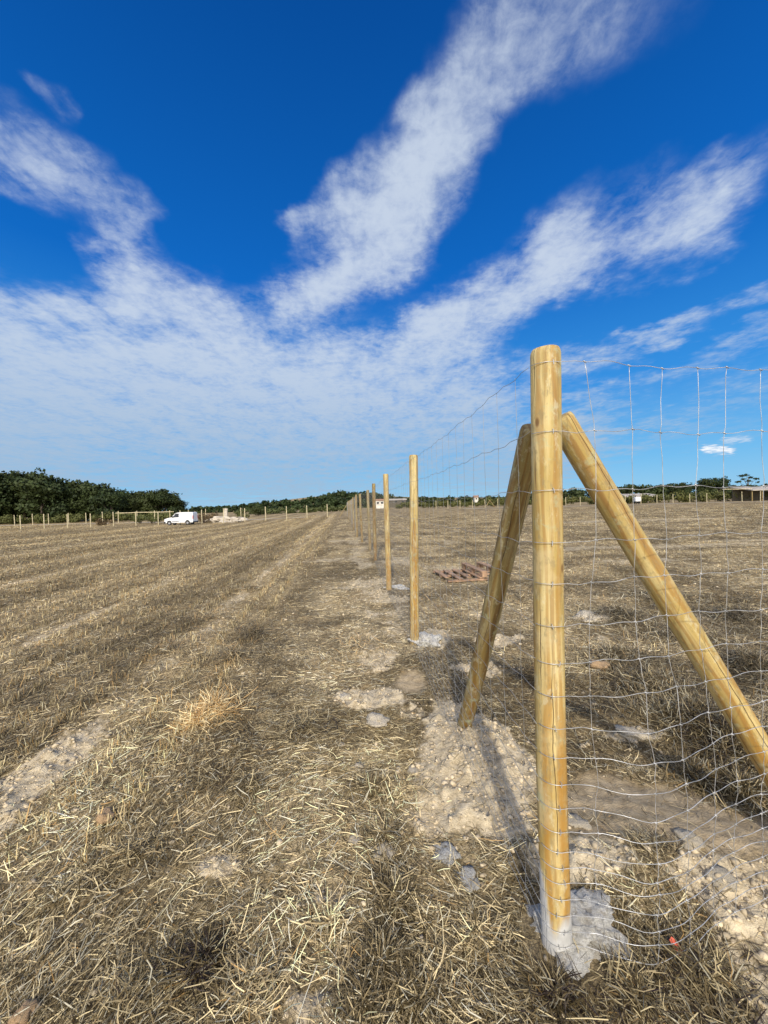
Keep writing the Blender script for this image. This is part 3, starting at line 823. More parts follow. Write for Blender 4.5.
# ------------------------------------------------------------------ far fence rows
farm = [post_mesh('fence_post', 2.0, .055, 8, 6, 40+i, 0, M_PALEPOST) for i in range(3)]
def far_post(x, y, label, group, h=1.0, lean=0):
    o = bpy.data.objects.new('fence_post', random.choice(farm)); COL.objects.link(o)
    o.location = (x, y, gz(x, y)); o.scale = (1, 1, h*random.uniform(.95, 1.05)); o.rotation_euler = (random.uniform(-.02, .02), lean+random.uniform(-.02, .02), random.uniform(0, 6))
    tag(o, label, 'fence post', group)
c0 = line[-1]
for i in range(1, 17):
    p = c0 - ER*(2.82*i)
    far_post(p.x, p.y, 'pale post in the nearer fence row across the far side of the left field', 'posts of the far cross fence', .95)
for i in range(14):                 # row beyond
    px = 14+i*17.5 + random.uniform(-2, 2)
    Yv = 66; xx = (px-384)/F*Yv
    far_post(xx, Yv, 'short pale post in the back fence row in front of the dark oaks', 'posts of the back fence row', 1.0)
for i in range(24):                 # enclosure far side, right of the main line
    t = i/23; xx = 13+(78-13)*t; yy = 96-20*t
    far_post(xx, yy, 'tiny pale post in the fence row at the far end of the right field', 'posts of the fence beyond the right field', 1.0)
# rails
def rail(a, b, label, r=.05):
    bm = bmesh.new(); pts = [a.lerp(b, i/8)+Vector((0,0,random.uniform(-.03,.03))) for i in range(9)]; o0 = pts[0].copy()
    tube(bm, [p-o0 for p in pts], r, 6); o = mk('fence_rail', bm, M_PALEPOST, None, True); o.location = o0; tag(o, label, 'fence rail')
za = gz(-46, 66)
rail(Vector((-46, 66, za+1.75)), Vector((-36, 66, za+1.75)), 'pale horizontal pole rail on the back fence left of the van', .07)
rail(at(722, 489.5, 78), at(752, 488.8, 76), 'horizontal pole rail on the far fence at the right edge', .07)
# inverted V brace pair far away
pv = at(490, 507, 94); pv.z = gz(pv.x, pv.y)
for sgn, w in ((-1, 'left'), (1, 'right')):
    brace(pv+Vector((0, 0, 1.8)), pv+Vector((sgn*1.2, 0, 0)), .07, 'brace_post', 'tiny %s leg of the inverted V brace pair across the right field' % w, 50+sgn)

# ------------------------------------------------------------------ pallet
pp = gp(468, 577); pal = empty('broken_pallet', (pp.x, pp.y, gz(pp.x, pp.y)+.02), R(8))
tag(pal, 'broken reddish brown wooden pallet lying on the dry grass beyond the brace', 'pallet')
def pb_(name, x0, x1, y0, y1, z0, z1): 
    bm = bmesh.new(); box(bm, x0, x1, y0, y1, z0, z1); return mk(name, bm, M_PALLET, pal, bevel=.003)
for i, (xx, l0) in enumerate(((-.52, -.3), (-.33, -.55), (-.13, -.42), (.07, -.55))): pb_('deck_board', xx-.045, xx+.045, l0, .52-.05*(i%2), .034+.002*i, .056+.002*i)
for yy in (-.5, 0, .5): pb_('cross_board', -.58, .52, yy-.05, yy+.05, .0, .03)
for xx in (.12, .46):
    pb_('top_board', xx-.06, xx+.06, -.56, .56, .15, .175)
    for yy in (-.5, 0, .5): pb_('block', xx-.05, xx+.05, yy-.07, yy+.07, .064, .149)

# ------------------------------------------------------------------ van
def make_van(loc, rz):
    v = empty('panel_van', loc, rz)
    v.scale = (.84, .9, .90)
    tag(v, 'small white panel van parked side on beyond the stubble field', 'van')
    # profile in x (front = -x), z
    def hull(prof, w, inset=None):
        bm = bmesh.new(); A = []; B = []
        for (x_, z_, t) in prof:
            A.append(bm.verts.new((x_, -w/2+t, z_))); B.append(bm.verts.new((x_, w/2-t, z_)))
        bm.faces.new(A); bm.faces.new(B[::-1])
        for i in range(len(A)): bm.faces.new((A[i], B[i], B[(i+1)%len(A)], A[(i+1)%len(A)]))
        bmesh.ops.recalc_face_normals(bm, faces=bm.faces)
        return bm
    def arch(cx, r, z0, n=9):
        return [(cx+r*math.cos(a), z0+r*math.sin(a), 0) for a in [math.pi*i/(n-1) for i in range(n)]]
    # lower body with wheel arches cut in; goes round: bottom from rear to front then up and over
    prof = [(2.12, .35, 0)] + arch(1.32, .36, .33) + arch(-1.42, .36, .33) + \
           [(-2.05, .30, .02), (-2.16, .42, .05), (-2.18, .72, .06), (-2.08, .92, .06), (-1.72, 1.02, .05), (-1.18, 1.12, .04), (2.16, 1.12, 0), (2.18, .5, 0)]
    mk('body', hull(prof, 1.76), M_WHITE, v, bevel=.03)
    prof2 = [(-1.15, 1.105, .03), (-.55, 1.70, .12), (-.25, 1.80, .14), (.2, 1.84, .12), (2.05, 1.82, .10), (2.14, 1.70, .08), (2.16, 1.105, .0)]
    # vertical ring list must keep planar sides -> taper by t
    mk('cab_and_cargo', hull(prof2, 1.74), M_WHITE, v, bevel=.03)
    def pane(pts, name='side_window', m=M_GLASS, th=.012, y=None):
        bm = bmesh.new(); a = [bm.verts.new(p) for p in pts]; f = bm.faces.new(a)
        r_ = bmesh.ops.extrude_face_region(bm, geom=[f]); n = f.normal if f.normal.length else Vector((0, -1, 0))
        f.normal_update(); n = f.normal
        for q in r_['geom']:
            if isinstance(q, bmesh.types.BMVert): q.co += n*th
        bmesh.ops.recalc_face_normals(bm, faces=bm.faces)
        return mk(name, bm, m, v)
    for s in (-1, 1):
        yb, yt = s*.868, s*.772
        pane([(-.92, yb, 1.14), (.02, yb, 1.14), (.02, yt, 1.68), (-.48, yt, 1.68)])
        for nm, cx in (('wheel', -1.42), ('wheel', 1.32)):
            w = empty(nm, (cx, s*.78, .31)); w.parent = v
            bm = bmesh.new(); bmesh.ops.create_cone(bm, cap_ends=True, segments=24, radius1=.31, radius2=.31, depth=.19, matrix=Matrix.Rotation(math.pi/2, 4, 'X')); mk('tyre', bm, M_TYRE, w, bevel=.02)
            bm = bmesh.new(); bmesh.ops.create_cone(bm, cap_ends=True, segments=16, radius1=.19, radius2=.17, depth=.205, matrix=Matrix.Rotation(math.pi/2, 4, 'X')); mk('rim', bm, M_RIM, w)
        bm = bmesh.new(); box(bm, -.02, .02, s*.83-.01, s*.83+.01, .45, 1.12); mk('door_gap', bm, M_BLACK, v) if False else bm.free()
        bm = bmesh.new(); box(bm, -1.0, .05, min(s*.868, s*.895), max(s*.868, s*.895), .48, .56); mk('door_strip', bm, M_BLACK, v)
        bm = bmesh.new(); box(bm, -.95, -.80, min(s*.90, s*1.06), max(s*.90, s*1.06), 1.12, 1.30); mk('door_mirror', bm, M_BLACK, v, bevel=.02)
        bm = bmesh.new(); box(bm, -2.17, -1.90, min(s*.60, s*.86), max(s*.60, s*.86), .74, .92); mk('headlight', bm, M_LAMPG, v, bevel=.03)
        bm = bmesh.new(); box(bm, 2.10, 2.20, min(s*.76, s*.885), max(s*.76, s*.885), .85, 1.35); mk('tail_light', bm, M_LAMPR, v, bevel=.01)
    pane([(-1.12, -.80, 1.14), (-.60, -.72, 1.66), (-.60, .72, 1.66), (-1.12, .80, 1.14)], 'windscreen', th=.02)
    bm = bmesh.new(); box(bm, -2.24, -1.86, -.86, .86, .26, .54); mk('front_bumper', bm, M_BLACK, v, bevel=.04)
    bm = bmesh.new(); box(bm, 2.06, 2.24, -.86, .86, .30, .50); mk('rear_bumper', bm, M_BLACK, v, bevel=.03)
    return v
Yv = 51.; vx = (181.5-384)/F*Yv
make_van((vx-.05, Yv, gz(vx, Yv)), R(4))

# ------------------------------------------------------------------ trees
def leaf_cloud(name, blobs, n, size, mat, seed, squash=.8):
    """leaf-clump faces through the volume of several lobes"""
    r_ = np.random.default_rng(seed); B = np.array(blobs)           # cx,cy,cz,r
    w = B[:, 3]**2; k = r_.choice(len(B), n, p=w/w.sum())
    dv = r_.normal(0, 1, (n, 3)); dv /= np.linalg.norm(dv, axis=1)[:, None]
    rr = r_.random(n)**.45
    hl = 1+.35*(np.sin(dv[:, 0]*5+k)+np.sin(dv[:, 2]*6+2*k))*.5
    c = B[k, :3] + dv*(B[k, 3]*rr*hl)[:, None]*np.array([1, 1, squash])
    a = r_.normal(0, 1, (n, 3)); a /= np.linalg.norm(a, axis=1)[:, None]
    b = np.cross(a, dv); b /= (np.linalg.norm(b, axis=1)[:, None]+1e-6)
    s = size*r_.uniform(.5, 1.3, n)[:, None]
    V = np.stack([c-a*s-b*s*.6, c+a*s*.9-b*s*.5, c+a*s*.6+b*s*.7, c-a*s*.7+b*s*.5], 1).reshape(-1, 3)
    Fc = np.arange(n*4).reshape(n, 4)
    t = (r_.random(n)*.6 + .4*(np.sin(k*2.1)*.5+.5))
    col = np.repeat(t, 4)[:, None]*np.ones((1, 3))
    me = npmesh(name, V, Fc, 4, mat, col)
    return me
def make_tree(i, H, R0, nl=5200, mat=M_LEAF, size=.21, trunk=.28, name='oak_tree'):
    r_ = random.Random(100+i)
    t = empty(name, (0, 0, 0))
    blobs = []
    for k in range(17):
        a = r_.uniform(0, 6.28); q = r_.uniform(.15, .85)*R0
        z = H*r_.uniform(.16, .80); rad = R0*r_.uniform(.34, .54)
        blobs.append((q*math.cos(a), q*math.sin(a), z, rad))
    blobs.append((0, 0, H*.74, R0*.55)); blobs.append((r_.uniform(-.3,.3)*R0, 0, H*.86, R0*.32))
    me = leaf_cloud('crown', blobs, nl, size, mat, 300+i)
    o = bpy.data.objects.new('crown', me); COL.objects.link(o); o.parent = t
    bm = bmesh.new(); tube(bm, [(0, 0, -.2), (.05, .03, H*.2), (-.05, .08, H*.42), (.1, 0, H*.66)], [.22, .17, .13, .05], 7)
    for k in range(5):
        b = blobs[k]; tube(bm, [(0, 0, H*.25), (b[0]*.5, b[1]*.5, H*.25+(b[2]-H*.25)*.6), (b[0], b[1], b[2])], [.10, .07, .02], 5)
    mk('trunk', bm, M_BARK, t, True)
    return t
protos = [make_tree(i, 8.0, 3.4+.3*(i%3)) for i in range(5)]
used = [False]*5
def put_tree(k, x, y, s, label, group=None, sz=1.0):
    if not used[k]: t = protos[k]; used[k] = True
    else: t = copy_tree(protos[k])
    t.location = (x, y, gz(x, y)-.1); t.scale = (s, s, s*sz); t.rotation_euler.z = random.uniform(0, 6.28)
    tag(t, label, 'tree', group); return t
# skyline of the left wood: (px, top py)
sky = [(-40, 474), (-15, 473), (3, 475), (22, 472), (40, 476), (55, 480), (70, 481), (84, 484), (98, 484), (110, 489), (122, 491), (134, 492), (146, 492), (155, 491), (164, 490), (172, 496), (181, 501)]
Yw = 86
GW = 'oaks of the left wood'
for i, (px, ty) in enumerate(sky):
    Yt = Yw + random.uniform(-3, 3) + (px > 120)*8
    p = at(px, ty, Yt); z0 = gz(p.x, Yt)
    lab = 'dark green oak in the front rank of the wood at the left'
    if px == 164: lab = 'tall rounded oak near the right end of the left wood'
    if px == 181: lab = 'lowest oak at the right tip of the left wood'
    put_tree(i%5, p.x, Yt, max(.25, (p.z-z0)/8.0/.92), lab, GW)
for i in range(14):
    px = -45+i*15; ty = np.interp(px, [q[0] for q in sky], [q[1] for q in sky])+random.uniform(1, 4)
    Yt = Yw+10; p = at(px, ty, Yt)
    put_tree((i*2+1)%5, p.x, Yt, max(.2, (p.z-gz(p.x, Yt))/8.0/.92), 'dark oak half hidden behind the front rank of the left wood', GW)
# undergrowth in front of the wood
def hedge(name, a, b, n, w, h, nl, size, mat, label=None, cat='hedge', kind=None, seed=5, Hf=None):
    r_ = random.Random(seed); bl = []
    for i in range(n):
        t = (i+.5)/n; p = a.lerp(b, t); rr = h*r_.uniform(.35, .65)
        hh = h*(Hf(t) if Hf else 1)
        bl.append((p.x-a.x+r_.uniform(-w, w)*.5, p.y-a.y+r_.uniform(-w, w), gz(p.x, p.y)-a.z+hh*r_.uniform(.25, .6), rr*(Hf(t) if Hf else 1)))
    me = leaf_cloud(name, bl, nl, size, mat, seed); o = bpy.data.objects.new(name, me); COL.objects.link(o); o.location = a
    tag(o, label, None if kind else cat, None, kind); return o
A = at(-40, 512, 79); A.z = gz(A.x, 79); B = at(188, 512, 79); B.z = gz(B.x, 79)
hedge('hedge', A, B, 60, 1.4, 2.0, 15000, .15, M_LEAF2, 'low green scrub running along the foot of the left wood', 'hedge', seed=6)
# pale sandy track in front
def strip_mesh(name, a, b, w, mat, label=None, kind='structure', lift=.03, n=40):
    bm = bmesh.new(); pv_ = None; dr = (b-a).normalized(); nn = Vector((-dr.y, dr.x, 0))
    for i in range(n+1):
        p = a.lerp(b, i/n); ww = w*(1+.3*math.sin(i*1.3)+.2*math.sin(i*.6))
        q = [p-nn*ww, p+nn*ww]; vv = [bm.verts.new((c.x, c.y, gz(c.x, c.y)+lift)) for c in q]
        if pv_: bm.faces.new((pv_[0], vv[0], vv[1], pv_[1]))
        pv_ = vv
    bmesh.ops.recalc_face_normals(bm, faces=bm.faces)
    for f in bm.faces:
        if f.normal.z < 0: f.normal_flip()
    o = mk(name, bm, mat); tag(o, label, None, None, kind); return o
M_SAND = simple('sandy_track', (.46, .38, .27), .95, sc=.6, var=.25, bs=.3)
strip_mesh('sandy_track', Vector((-75, 72, 0)), Vector((-12, 60, 0)), 1.6, M_SAND)
strip_mesh('dry_verge', Vector((18, 88, 0)), Vector((95, 70, 0)), 1.8, M_SAND)
# scrub / dirt / rubble near van
def bush(px, py, Y, w, h, mat, label, seed, cat='bush', nl=500, size=.10):
    p = at(px, py, Y); z0 = gz(p.x, Y); r_ = random.Random(seed); bl = []
    for k in range(8): bl.append((r_.uniform(-.35, .35)*w, r_.uniform(-.3, .3)*w, h*r_.uniform(.2, .6), h*r_.uniform(.28, .42)))
    t = empty('bush', (p.x, Y, z0)); me = leaf_cloud('foliage', bl, nl, size, mat, seed); o = bpy.data.objects.new('foliage', me); COL.objects.link(o); o.parent = t
    bm = bmesh.new()
    for k in range(4): b = bl[k]; tube(bm, [(0, 0, -.1), (b[0]*.5, b[1]*.5, b[2]*.6), b[:3]], [.05, .035, .012], 5)
    mk('stem', bm, M_BARK, t, True); tag(t, label, cat)
bush(105, 516, 58, 2.2, 1.3, M_DRYLEAF, 'brown dry bush behind the far fence left of the van', 71)
bush(140, 514, 62, 3.0, 1.6, M_LEAF2, 'dull green bush behind the fence, just left of the van', 72)
bush(152, 514, 60, 2.2, 1.5, M_LEAF2, 'green bush touching the van nose from behind', 73)
bush(204, 516, 56, 2.6, 1.7, M_DRYLEAF, 'dark reddish brown bush right of the van', 74)
bush(212, 515, 60, 2.0, 1.9, M_DRYLEAF, 'taller brown bush between the van and the rubble', 75)
bush(258, 509, 90, 5.0, 3.2, M_LEAF, 'round dark bush standing alone left of centre', 76, nl=900, size=.16)
bush(244, 511, 70, 3.0, 1.5, M_LEAF2, 'low scrub behind the rubble heap', 77)
bush(493, 503, 110, 6, 3.2, M_LEAF2, 'green bush behind the inverted V brace', 78, nl=800, size=.18)
def heap(px, py, Y, w, h, mat, label, cat, seed, name='rubble_heap'):
    p = at(px, py, Y); me = rock_mesh(name, seed, 4, 1, .6); me.materials.append(mat)
    o = bpy.data.objects.new(name, me); COL.objects.link(o); o.scale = (w, w*.6, h); o.location = (p.x, Y, gz(p.x, Y)); tag(o, label, cat)
heap(224, 516, 57, 2.4, .7, M_RUBBLE, 'whitish rubble heap right of the van', 'rubble heap', 81)
heap(235, 517, 54, 1.2, .4, M_RUBBLE, 'small pale rubble heap at the right of the larger one', 'rubble heap', 82)
heap(545, 0, 30, .01, .01, M_RUBBLE, '', 'x', 83) if False else None
# fly-tipped upright slab by the rubble
p = at(225, 514, 58); bm = bmesh.new(); box(bm, -.25, .25, -.1, .1, 0, 1.7); o = mk('standing_slab', bm, M_RUBBLE, None, bevel=.03); o.location = (p.x, 58, gz(p.x, 58)+.3); o.rotation_euler.y = .12
tag(o, 'pale slab standing upright in the rubble heap', 'slab')
# mid distance low hedge line and far wood
A = at(236, 508, 105); A.z = gz(A.x, 105); B = at(352, 506, 105); B.z = gz(B.x, 105)
hedge('hedge', A, B, 44, 1.5, 1.9, 6000, .18, M_LEAF2, 'low dull green hedge across the field left of the long fence line', seed=16)
A = at(395, 503, 125); A.z = gz(A.x, 125); B = at(560, 500, 125); B.z = gz(B.x, 125)
hedge('hedge', A, B, 60, 2, 2.3, 8000, .2, M_LEAF2, 'green hedge along the far side of the right field, left of the corner post', seed=17)
A = at(560, 500, 100); A.z = gz(A.x, 100); B = at(800, 492, 88); B.z = gz(B.x, 88)
hedge('hedge', A, B, 60, 2, 2.6, 9000, .18, M_LEAF2, 'dark scrubby hedge behind the fence at the right end of the field', seed=18)
# wooded hill in the centre: one far-off mass
def far_wood(name, prof, Y, n, size, mat, seed, depth=10, fill=.0):
    r_ = random.Random(seed); bl = []
    pxs_ = [q[0] for q in prof]; tys = [q[1] for q in prof]
    px = pxs_[0]; x0 = at(px, 505, Y).x
    while px < pxs_[-1]:
        ty = float(np.interp(px, pxs_, tys)); p = at(px, ty, Y); z0 = gz(p.x, Y)
        H = max(1.2, p.z-z0); rad = min(H*.5, 3.2)*r_.uniform(.7, 1.1)
        bl.append((p.x, Y+r_.uniform(-depth, depth)*.3, p.z-rad*.75+r_.uniform(-.5, .4), rad))
        zz = p.z-rad*2
        while zz > z0-1: bl.append((p.x+r_.uniform(-2, 2), Y-r_.uniform(0, depth)*.5, zz, rad)); zz -= rad*1.3
        px += rad*.9/Y*F
    me = leaf_cloud(name, bl, n, size, mat, seed); o = bpy.data.objects.new(name, me); COL.objects.link(o); o['kind'] = 'stuff'; return o
far_wood('far_wood', [(186, 506), (205, 507), (240, 505), (250, 503), (275, 500), (300, 500), (318, 496), (336, 491), (343, 490), (352, 493), (366, 492), (378, 494), (395, 495)], 210, 24000, .6, M_LEAF, 91, 25)
far_wood('far_wood', [(395, 497), (420, 497), (450, 497.5), (480, 496), (505, 497), (560, 490), (600, 488), (625, 485), (650, 486), (672, 484), (690, 484), (700, 486), (712, 484), (730, 487), (745, 486), (800, 484)], 190, 34000, .6, M_LEAF, 92, 25)
# individual taller trees on the right skyline
for (px, ty, k, lab) in ((706, 479, 1, 'broad dark tree standing above the right skyline'), (718, 478, 3, 'dense tree beside the broad one on the right skyline'), (680, 483, 2, 'low round tree on the skyline between two netting stays')):
    p = at(px, ty, 130); put_tree(k, p.x, 130, (p.z-gz(p.x, 130))/8/.92, lab)
# open umbrella-like pine at far right
p = at(748, 474, 125); z0 = gz(p.x, 125); H = p.z-z0
t = empty('pine_tree', (p.x, 125, z0)); tag(t, 'tallest open crowned pine at the right edge of the skyline', 'tree')
bl = [(-2.2, 0, H*.93, 1.0), (-.6, 0, H*.96, .9), (1.2, .4, H*.86, .9), (2.6, 0, H*.80, .8), (-1.2, .4, H*.80, .8), (.4, 0, H*.72, .8), (3.2, 0, H*.66, .6), (-3.2, 0, H*.7, .9), (-4.5, 0, H*.5, 1.4), (0, 0, H*.5, 1.5)]
me = leaf_cloud('crown', bl, 900, .2, M_LEAF, 95, .45); o = bpy.data.objects.new('crown', me); COL.objects.link(o); o.parent = t
bm = bmesh.new(); tube(bm, [(0, 0, -.2), (.2, 0, H*.3), (-.1, 0, H*.6), (.2, 0, H*.9)], [.3, .22, .15, .05], 7)
for b in bl: tube(bm, [(0, 0, H*.45), (b[0]*.5, b[1]*.5, b[2]*.82), b[:3]], [.09, .06, .02], 4)
mk('trunk', bm, M_BARK, t, True)

# ------------------------------------------------------------------ buildings far away
def house(px, py, Y, w, dd, h, label, roofm=M_ROOFT, rh=1.2, name='farmhouse', wallm=M_WALL, nwin=3):
    p = at(px, py, Y); b = empty(name, (p.x, Y, p.z)); tag(b, label, 'building')
    bm = bmesh.new(); box(bm, -w/2, w/2, 0, dd, -2, h); mk('wall', bm, wallm, b)
    bm = bmesh.new(); vs = [bm.verts.new(q) for q in ((-w/2-.3, -.3, h+.003), (w/2+.3, -.3, h+.003), (w/2+.3, dd+.3, h+.003), (-w/2-.3, dd+.3, h+.003), (-w/2-.3, dd/2, h+rh), (w/2+.3, dd/2, h+rh))]
    for f in ((0, 1, 5, 4), (2, 3, 4, 5), (0, 4, 3), (1, 2, 5), (3, 2, 1, 0)): bm.faces.new([vs[i] for i in f])
    mk('roof', bm, roofm, b)
    for i in range(nwin):
        xx = -w/2+w*(i+.5)/nwin; bm = bmesh.new(); box(bm, xx-.4, xx+.4, -.03, .05, h*.35, h*.75); mk('window', bm, M_GLASS, b)
house(380, 505.5, 150, 3.2, 5, 1.9, 'small white farmhouse seen between the nearer fence posts', nwin=2, rh=.7)
house(476.5, 500.5, 180, 1.7, 3, 1.5, 'tiny white house poking out of the far hedge', rh=.9, nwin=1)
house(396, 503.5, 170, 9, 6, 1.4, 'long low pale shed beyond the second fence post', M_SHEET, .8, 'farm_shed', M_DULL)
# open long shed on the right with pale roof
def open_shed(px0, px1, py, Y, h, label, n=7, dark=True):
    a = at(px0, py, Y); b = at(px1, py, Y); b0 = empty('open_shed', (a.x, Y, a.z-h)); tag(b0, label, 'building'); w = b.x-a.x
    bm = bmesh.new(); vs = [bm.verts.new(q) for q in ((-.3, -.5, h-.25), (w+.3, -.5, h-.25), (w+.3, 5, h+.55), (-.3, 5, h+.55))]
    f = bm.faces.new(vs); r_ = bmesh.ops.extrude_face_region(bm, geom=[f])
    for q in r_['geom']:
        if isinstance(q, bmesh.types.BMVert): q.co.z += .15
    bmesh.ops.recalc_face_normals(bm, faces=bm.faces); mk('roof', bm, M_SHEET, b0)
    for i in range(n):
        xx = w*i/(n-1); bm = bmesh.new(); box(bm, xx-.08, xx+.08, -.08, .08, -1, h-.26); mk('support_post', bm, M_WOOD2, b0)
    bm = bmesh.new(); box(bm, 0, w, 4.7, 4.85, -1, h+.4); mk('back_wall', bm, M_DULL, b0)
open_shed(603, 660, 497, 100, 2.2, 'long low open shed with a pale roof across the right field')
open_shed(752, 792, 489.5, 84, 2.2, 'open fronted shed with pale roof at the right edge', 5)
# white tank on a small trailer
p = at(637.5, 502.2, 88); tk = empty('water_tank', (p.x, 88, gz(p.x, 88))); zt = p.z-gz(p.x, 88)
tk.scale = (.7, .7, .8)
tag(tk, 'white cube water tank on short legs in front of the long shed', 'water tank')
bm = bmesh.new(); box(bm, -.95, .95, -.6, .6, .7, 2.0); mk('tank', bm, M_WHITE, tk, bevel=.15)
bm = bmesh.new(); box(bm, -.95, .95, -.6, .6, .6, .698); mk('frame', bm, M_BLACK, tk)
for sx in (-.7, .7):
    for sy in (-.45, .45):
        bm = bmesh.new(); box(bm, sx-.07, sx+.07, sy-.07, sy+.07, -.3, .598); mk('leg', bm, M_BLACK, tk)

# ------------------------------------------------------------------ light + sky
EL = R(33)
sun = bpy.data.lights.new('sun', 'SUN'); sun.energy = 3.0; sun.angle = R(1.6); sun.color = (1, .93, .82)
so = bpy.data.objects.new('sun', sun); COL.objects.link(so); so.location = (0, -20, 30)
AZ = R(-2.3)
so.rotation_euler = Euler((math.pi/2-EL, 0, AZ))
w = bpy.data.worlds.new('World'); S.world = w; w.use_nodes = True
nt = w.node_tree; nt.nodes.clear()
out = nd(nt, 'ShaderNodeOutputWorld'); bg = nd(nt, 'ShaderNodeBackground'); nt.links.new(bg.outputs[0], out.inputs[0])
skn = nd(nt, 'ShaderNodeTexSky', sky_type='NISHITA'); skn.sun_disc = False; skn.sun_elevation = EL; skn.sun_rotation = math.pi - AZ
skn.air_density = 1.0; skn.dust_density = .25; skn.ozone_density = 2.2; skn.altitude = 50
hs = nd(nt, 'ShaderNodeHueSaturation'); hs.inputs['Saturation'].default_value = 1.28; hs.inputs['Value'].default_value = 1.0
nt.links.new(skn.outputs[0], hs.inputs['Color'])
STR = .12
D = vm(nt, 'NORMALIZE', nd(nt, 'ShaderNodeTexCoord').outputs['Generated'])
sp = nd(nt, 'ShaderNodeSeparateXYZ'); nt.links.new(D, sp.inputs[0])
zc = math_n(nt, 'MAXIMUM', math_n(nt, 'ADD', sp.outputs[2], .07), .02)
P = vm(nt, 'DIVIDE', D, None); 
cz = nd(nt, 'ShaderNodeCombineXYZ'); [nt.links.new(zc, cz.inputs[i]) for i in range(3)]
nt.links.new(cz.outputs[0], P.node.inputs[1])          # cloud-layer coordinates
flat = vm(nt, 'MULTIPLY', P, (1, 1, 0))
nbig = noise(nt, flat, 1.6, 5, .6, out=1)               # colour output for warping
warp = vm(nt, 'SCALE', vm(nt, 'SUBTRACT', nbig, (.5, .5, .5)), s=.20)
nsm = noise(nt, flat, 6.5, 5, .62, out=1)
warp2 = vm(nt, 'SCALE', vm(nt, 'SUBTRACT', nsm, (.5, .5, .5)), s=.06)
DW = vm(nt, 'ADD', vm(nt, 'ADD', D, warp), warp2)
def cap(a, b, ra, rb, wt, soft=1.0):
    A_ = ray(*a); B_ = ray(*b); BA = B_-A_; L2 = max(BA.length_squared, 1e-6)
    pa = vm(nt, 'SUBTRACT', DW, A_)
    t = math_n(nt, 'MULTIPLY', vm(nt, 'DOT_PRODUCT', pa, BA), 1/L2, clamp=True)
    q = vm(nt, 'SUBTRACT', DW, vm(nt, 'NORMALIZE', vm(nt, 'ADD', vm(nt, 'SCALE', BA, s=t), A_)))
    dist = vm(nt, 'LENGTH', q)
    rad = math_n(nt, 'MULTIPLY_ADD', t, (rb-ra)/F*.8, ra/F*.8)
    rel = math_n(nt, 'DIVIDE', dist, rad)
    return mapr(nt, rel, 1.0, .0, 0, wt)
caps = [cap((570, -10), (490, 50), 74, 58, .36), cap((490, 50), (440, 140), 54, 54, .56), cap((440, 140), (385, 225), 60, 72, .86), cap((385, 225), (300, 300), 76, 62, .85),
        cap((640, -20), (540, 60), 70, 40, .24), cap((345, 190), (285, 225), 30, 20, .5), 
        cap((770, 160), (700, 200), 36, 42, .26), cap((700, 212), (560, 275), 42, 50, .72), cap((560, 275), (430, 340), 52, 66, .72), cap((640, 180), (540, 240), 40, 36, .36),
        cap((-30, 125), (30, 165), 40, 42, .40), cap((30, 165), (140, 225), 46, 34, .50), cap((120, 265), (230, 325), 40, 56, .78), cap((-20, 320), (130, 310), 54, 50, .70),
        cap((20, 370), (330, 372), 80, 66, .80), cap((-40, 410), (450, 400), 95, 95, .82), cap((-60, 465), (560, 445), 85, 80, .80), cap((-60, 500), (520, 485), 44, 40, .6), cap((480, 325), (320, 385), 60, 70, .55),
        cap((790, 285), (640, 340), 26, 24, .55), cap((640, 340), (470, 400), 28, 45, .55), cap((790, 335), (560, 420), 22, 26, .45), cap((790, 375), (600, 440), 24, 24, .42), cap((20, 70), (40, 95), 16, 14, .4), cap((770, 415), (480, 470), 24, 40, .34)]
acc = caps[0]
for c_ in caps[1:]:
    acc = math_n(nt, 'ADD', acc, math_n(nt, 'MULTIPLY', c_, math_n(nt, 'SUBTRACT', 1.0, acc)))
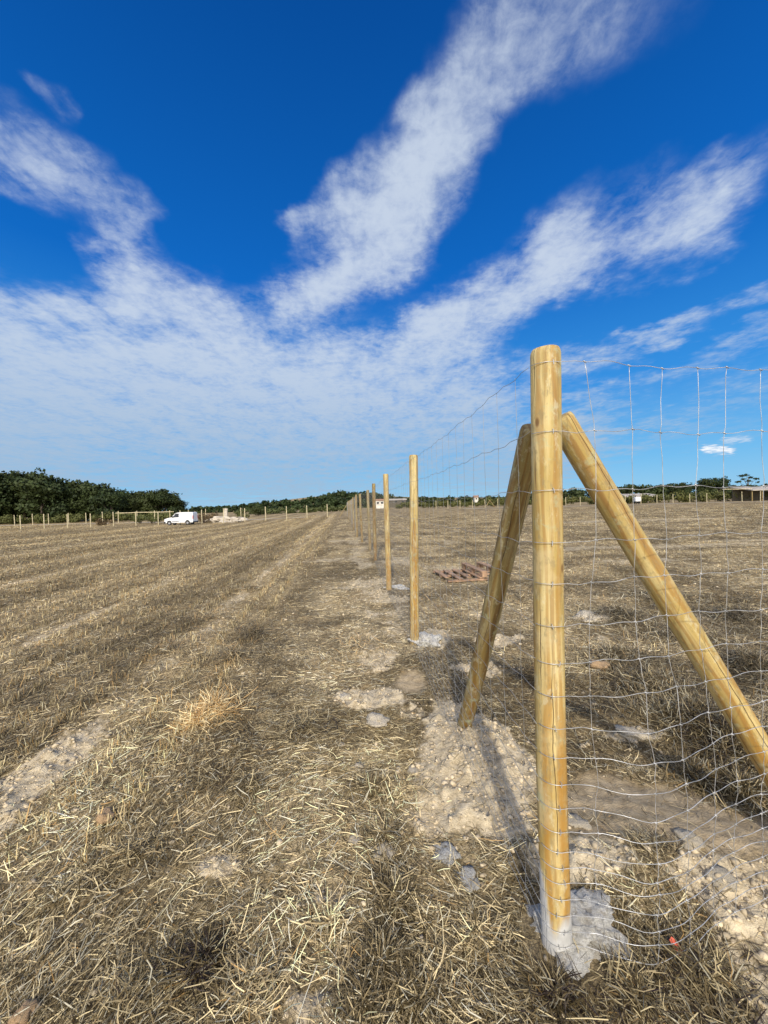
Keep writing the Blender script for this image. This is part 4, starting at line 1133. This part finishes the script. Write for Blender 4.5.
# texture: soft fibres and fine ripples in layer coordinates
mp = nd(nt, 'ShaderNodeMapping'); mp.inputs['Rotation'].default_value = (0, 0, R(38)); mp.inputs['Scale'].default_value = (1, .5, 1); nt.links.new(flat, mp.inputs[0])
nf = noise(nt, mp.outputs[0], 7, 6, .6, .5)
nr = noise(nt, flat, 21, 6, .65, .3)
nb = noise(nt, flat, 3.2, 5, .6)
tx = math_n(nt, 'ADD', math_n(nt, 'MULTIPLY', nf, .8), math_n(nt, 'ADD', math_n(nt, 'MULTIPLY', nr, .65), math_n(nt, 'MULTIPLY', nb, .55)))   # ~1.0
den = math_n(nt, 'ADD', acc, math_n(nt, 'MULTIPLY', math_n(nt, 'MULTIPLY', math_n(nt, 'SUBTRACT', tx, 1.0), 1.15), mapr(nt, acc, .02, .5)))
den = mapr(nt, den, .06, 1.08, 0, .88)
back = math_n(nt, 'MULTIPLY', mapr(nt, math_n(nt, 'MULTIPLY', sp.outputs[1], -1), -.05, .45), mapr(nt, nb, .36, .58, .25, .95))  # unseen bright cloud cover behind the camera, added as neutral fill light
# small separate cumulus
DS = vm(nt, 'ADD', D, vm(nt, 'SCALE', vm(nt, 'SUBTRACT', noise(nt, flat, 9, 4, .6, out=1), (.5, .5, .5)), s=.03))
def puff(a, b, r, wt):
    global DW
    old = DW; DW = DS; q = cap(a, b, r, r, wt); DW = old; return q
pf = math_n(nt, 'MAXIMUM', puff((706, 449), (730, 450), 6, 1.0), puff((725, 440), (748, 439), 5, .6))
den = math_n(nt, 'MAXIMUM', den, pf)
ccol = mixc(nt, mapr(nt, sp.outputs[2], 0, .45), (2.7, 3.65, 4.85), (4.7, 5.35, 6.25))
rmp = nd(nt, 'ShaderNodeValToRGB'); nt.links.new(sp.outputs[2], rmp.inputs[0])
els = rmp.color_ramp.elements
for i_, (ps, cc_) in enumerate([(0, (.26, .53, .76)), (.09, (.14, .44, .77)), (.26, (.030, .25, .68)), (.48, (.003, .125, .50)), (.8, (.001, .062, .29))]):
    e_ = els[i_] if i_ < 2 else els.new(ps)
    e_.position = ps; e_.color = (*cc_, 1)
ccol = mixc(nt, back, ccol, (17.5, 16.3, 15.0))
den = math_n(nt, 'MAXIMUM', den, back)
ccol = mixc(nt, pf, ccol, (7.5, 7.7, 8.0))
skc = mixc(nt, .95, hs.outputs[0], vm(nt, 'SCALE', rmp.outputs[0], s=1/STR))
fin = mixc(nt, den, skc, ccol)
nt.links.new(fin, bg.inputs[0]); bg.inputs[1].default_value = STR
w.cycles.sampling_method = 'MANUAL'; w.cycles.sample_map_resolution = 512
S.view_settings.view_transform = 'Standard'; S.view_settings.look = 'None'; S.view_settings.gamma = 1; S.view_settings.exposure = .16
S.cycles.max_bounces = 4; S.cycles.diffuse_bounces = 2
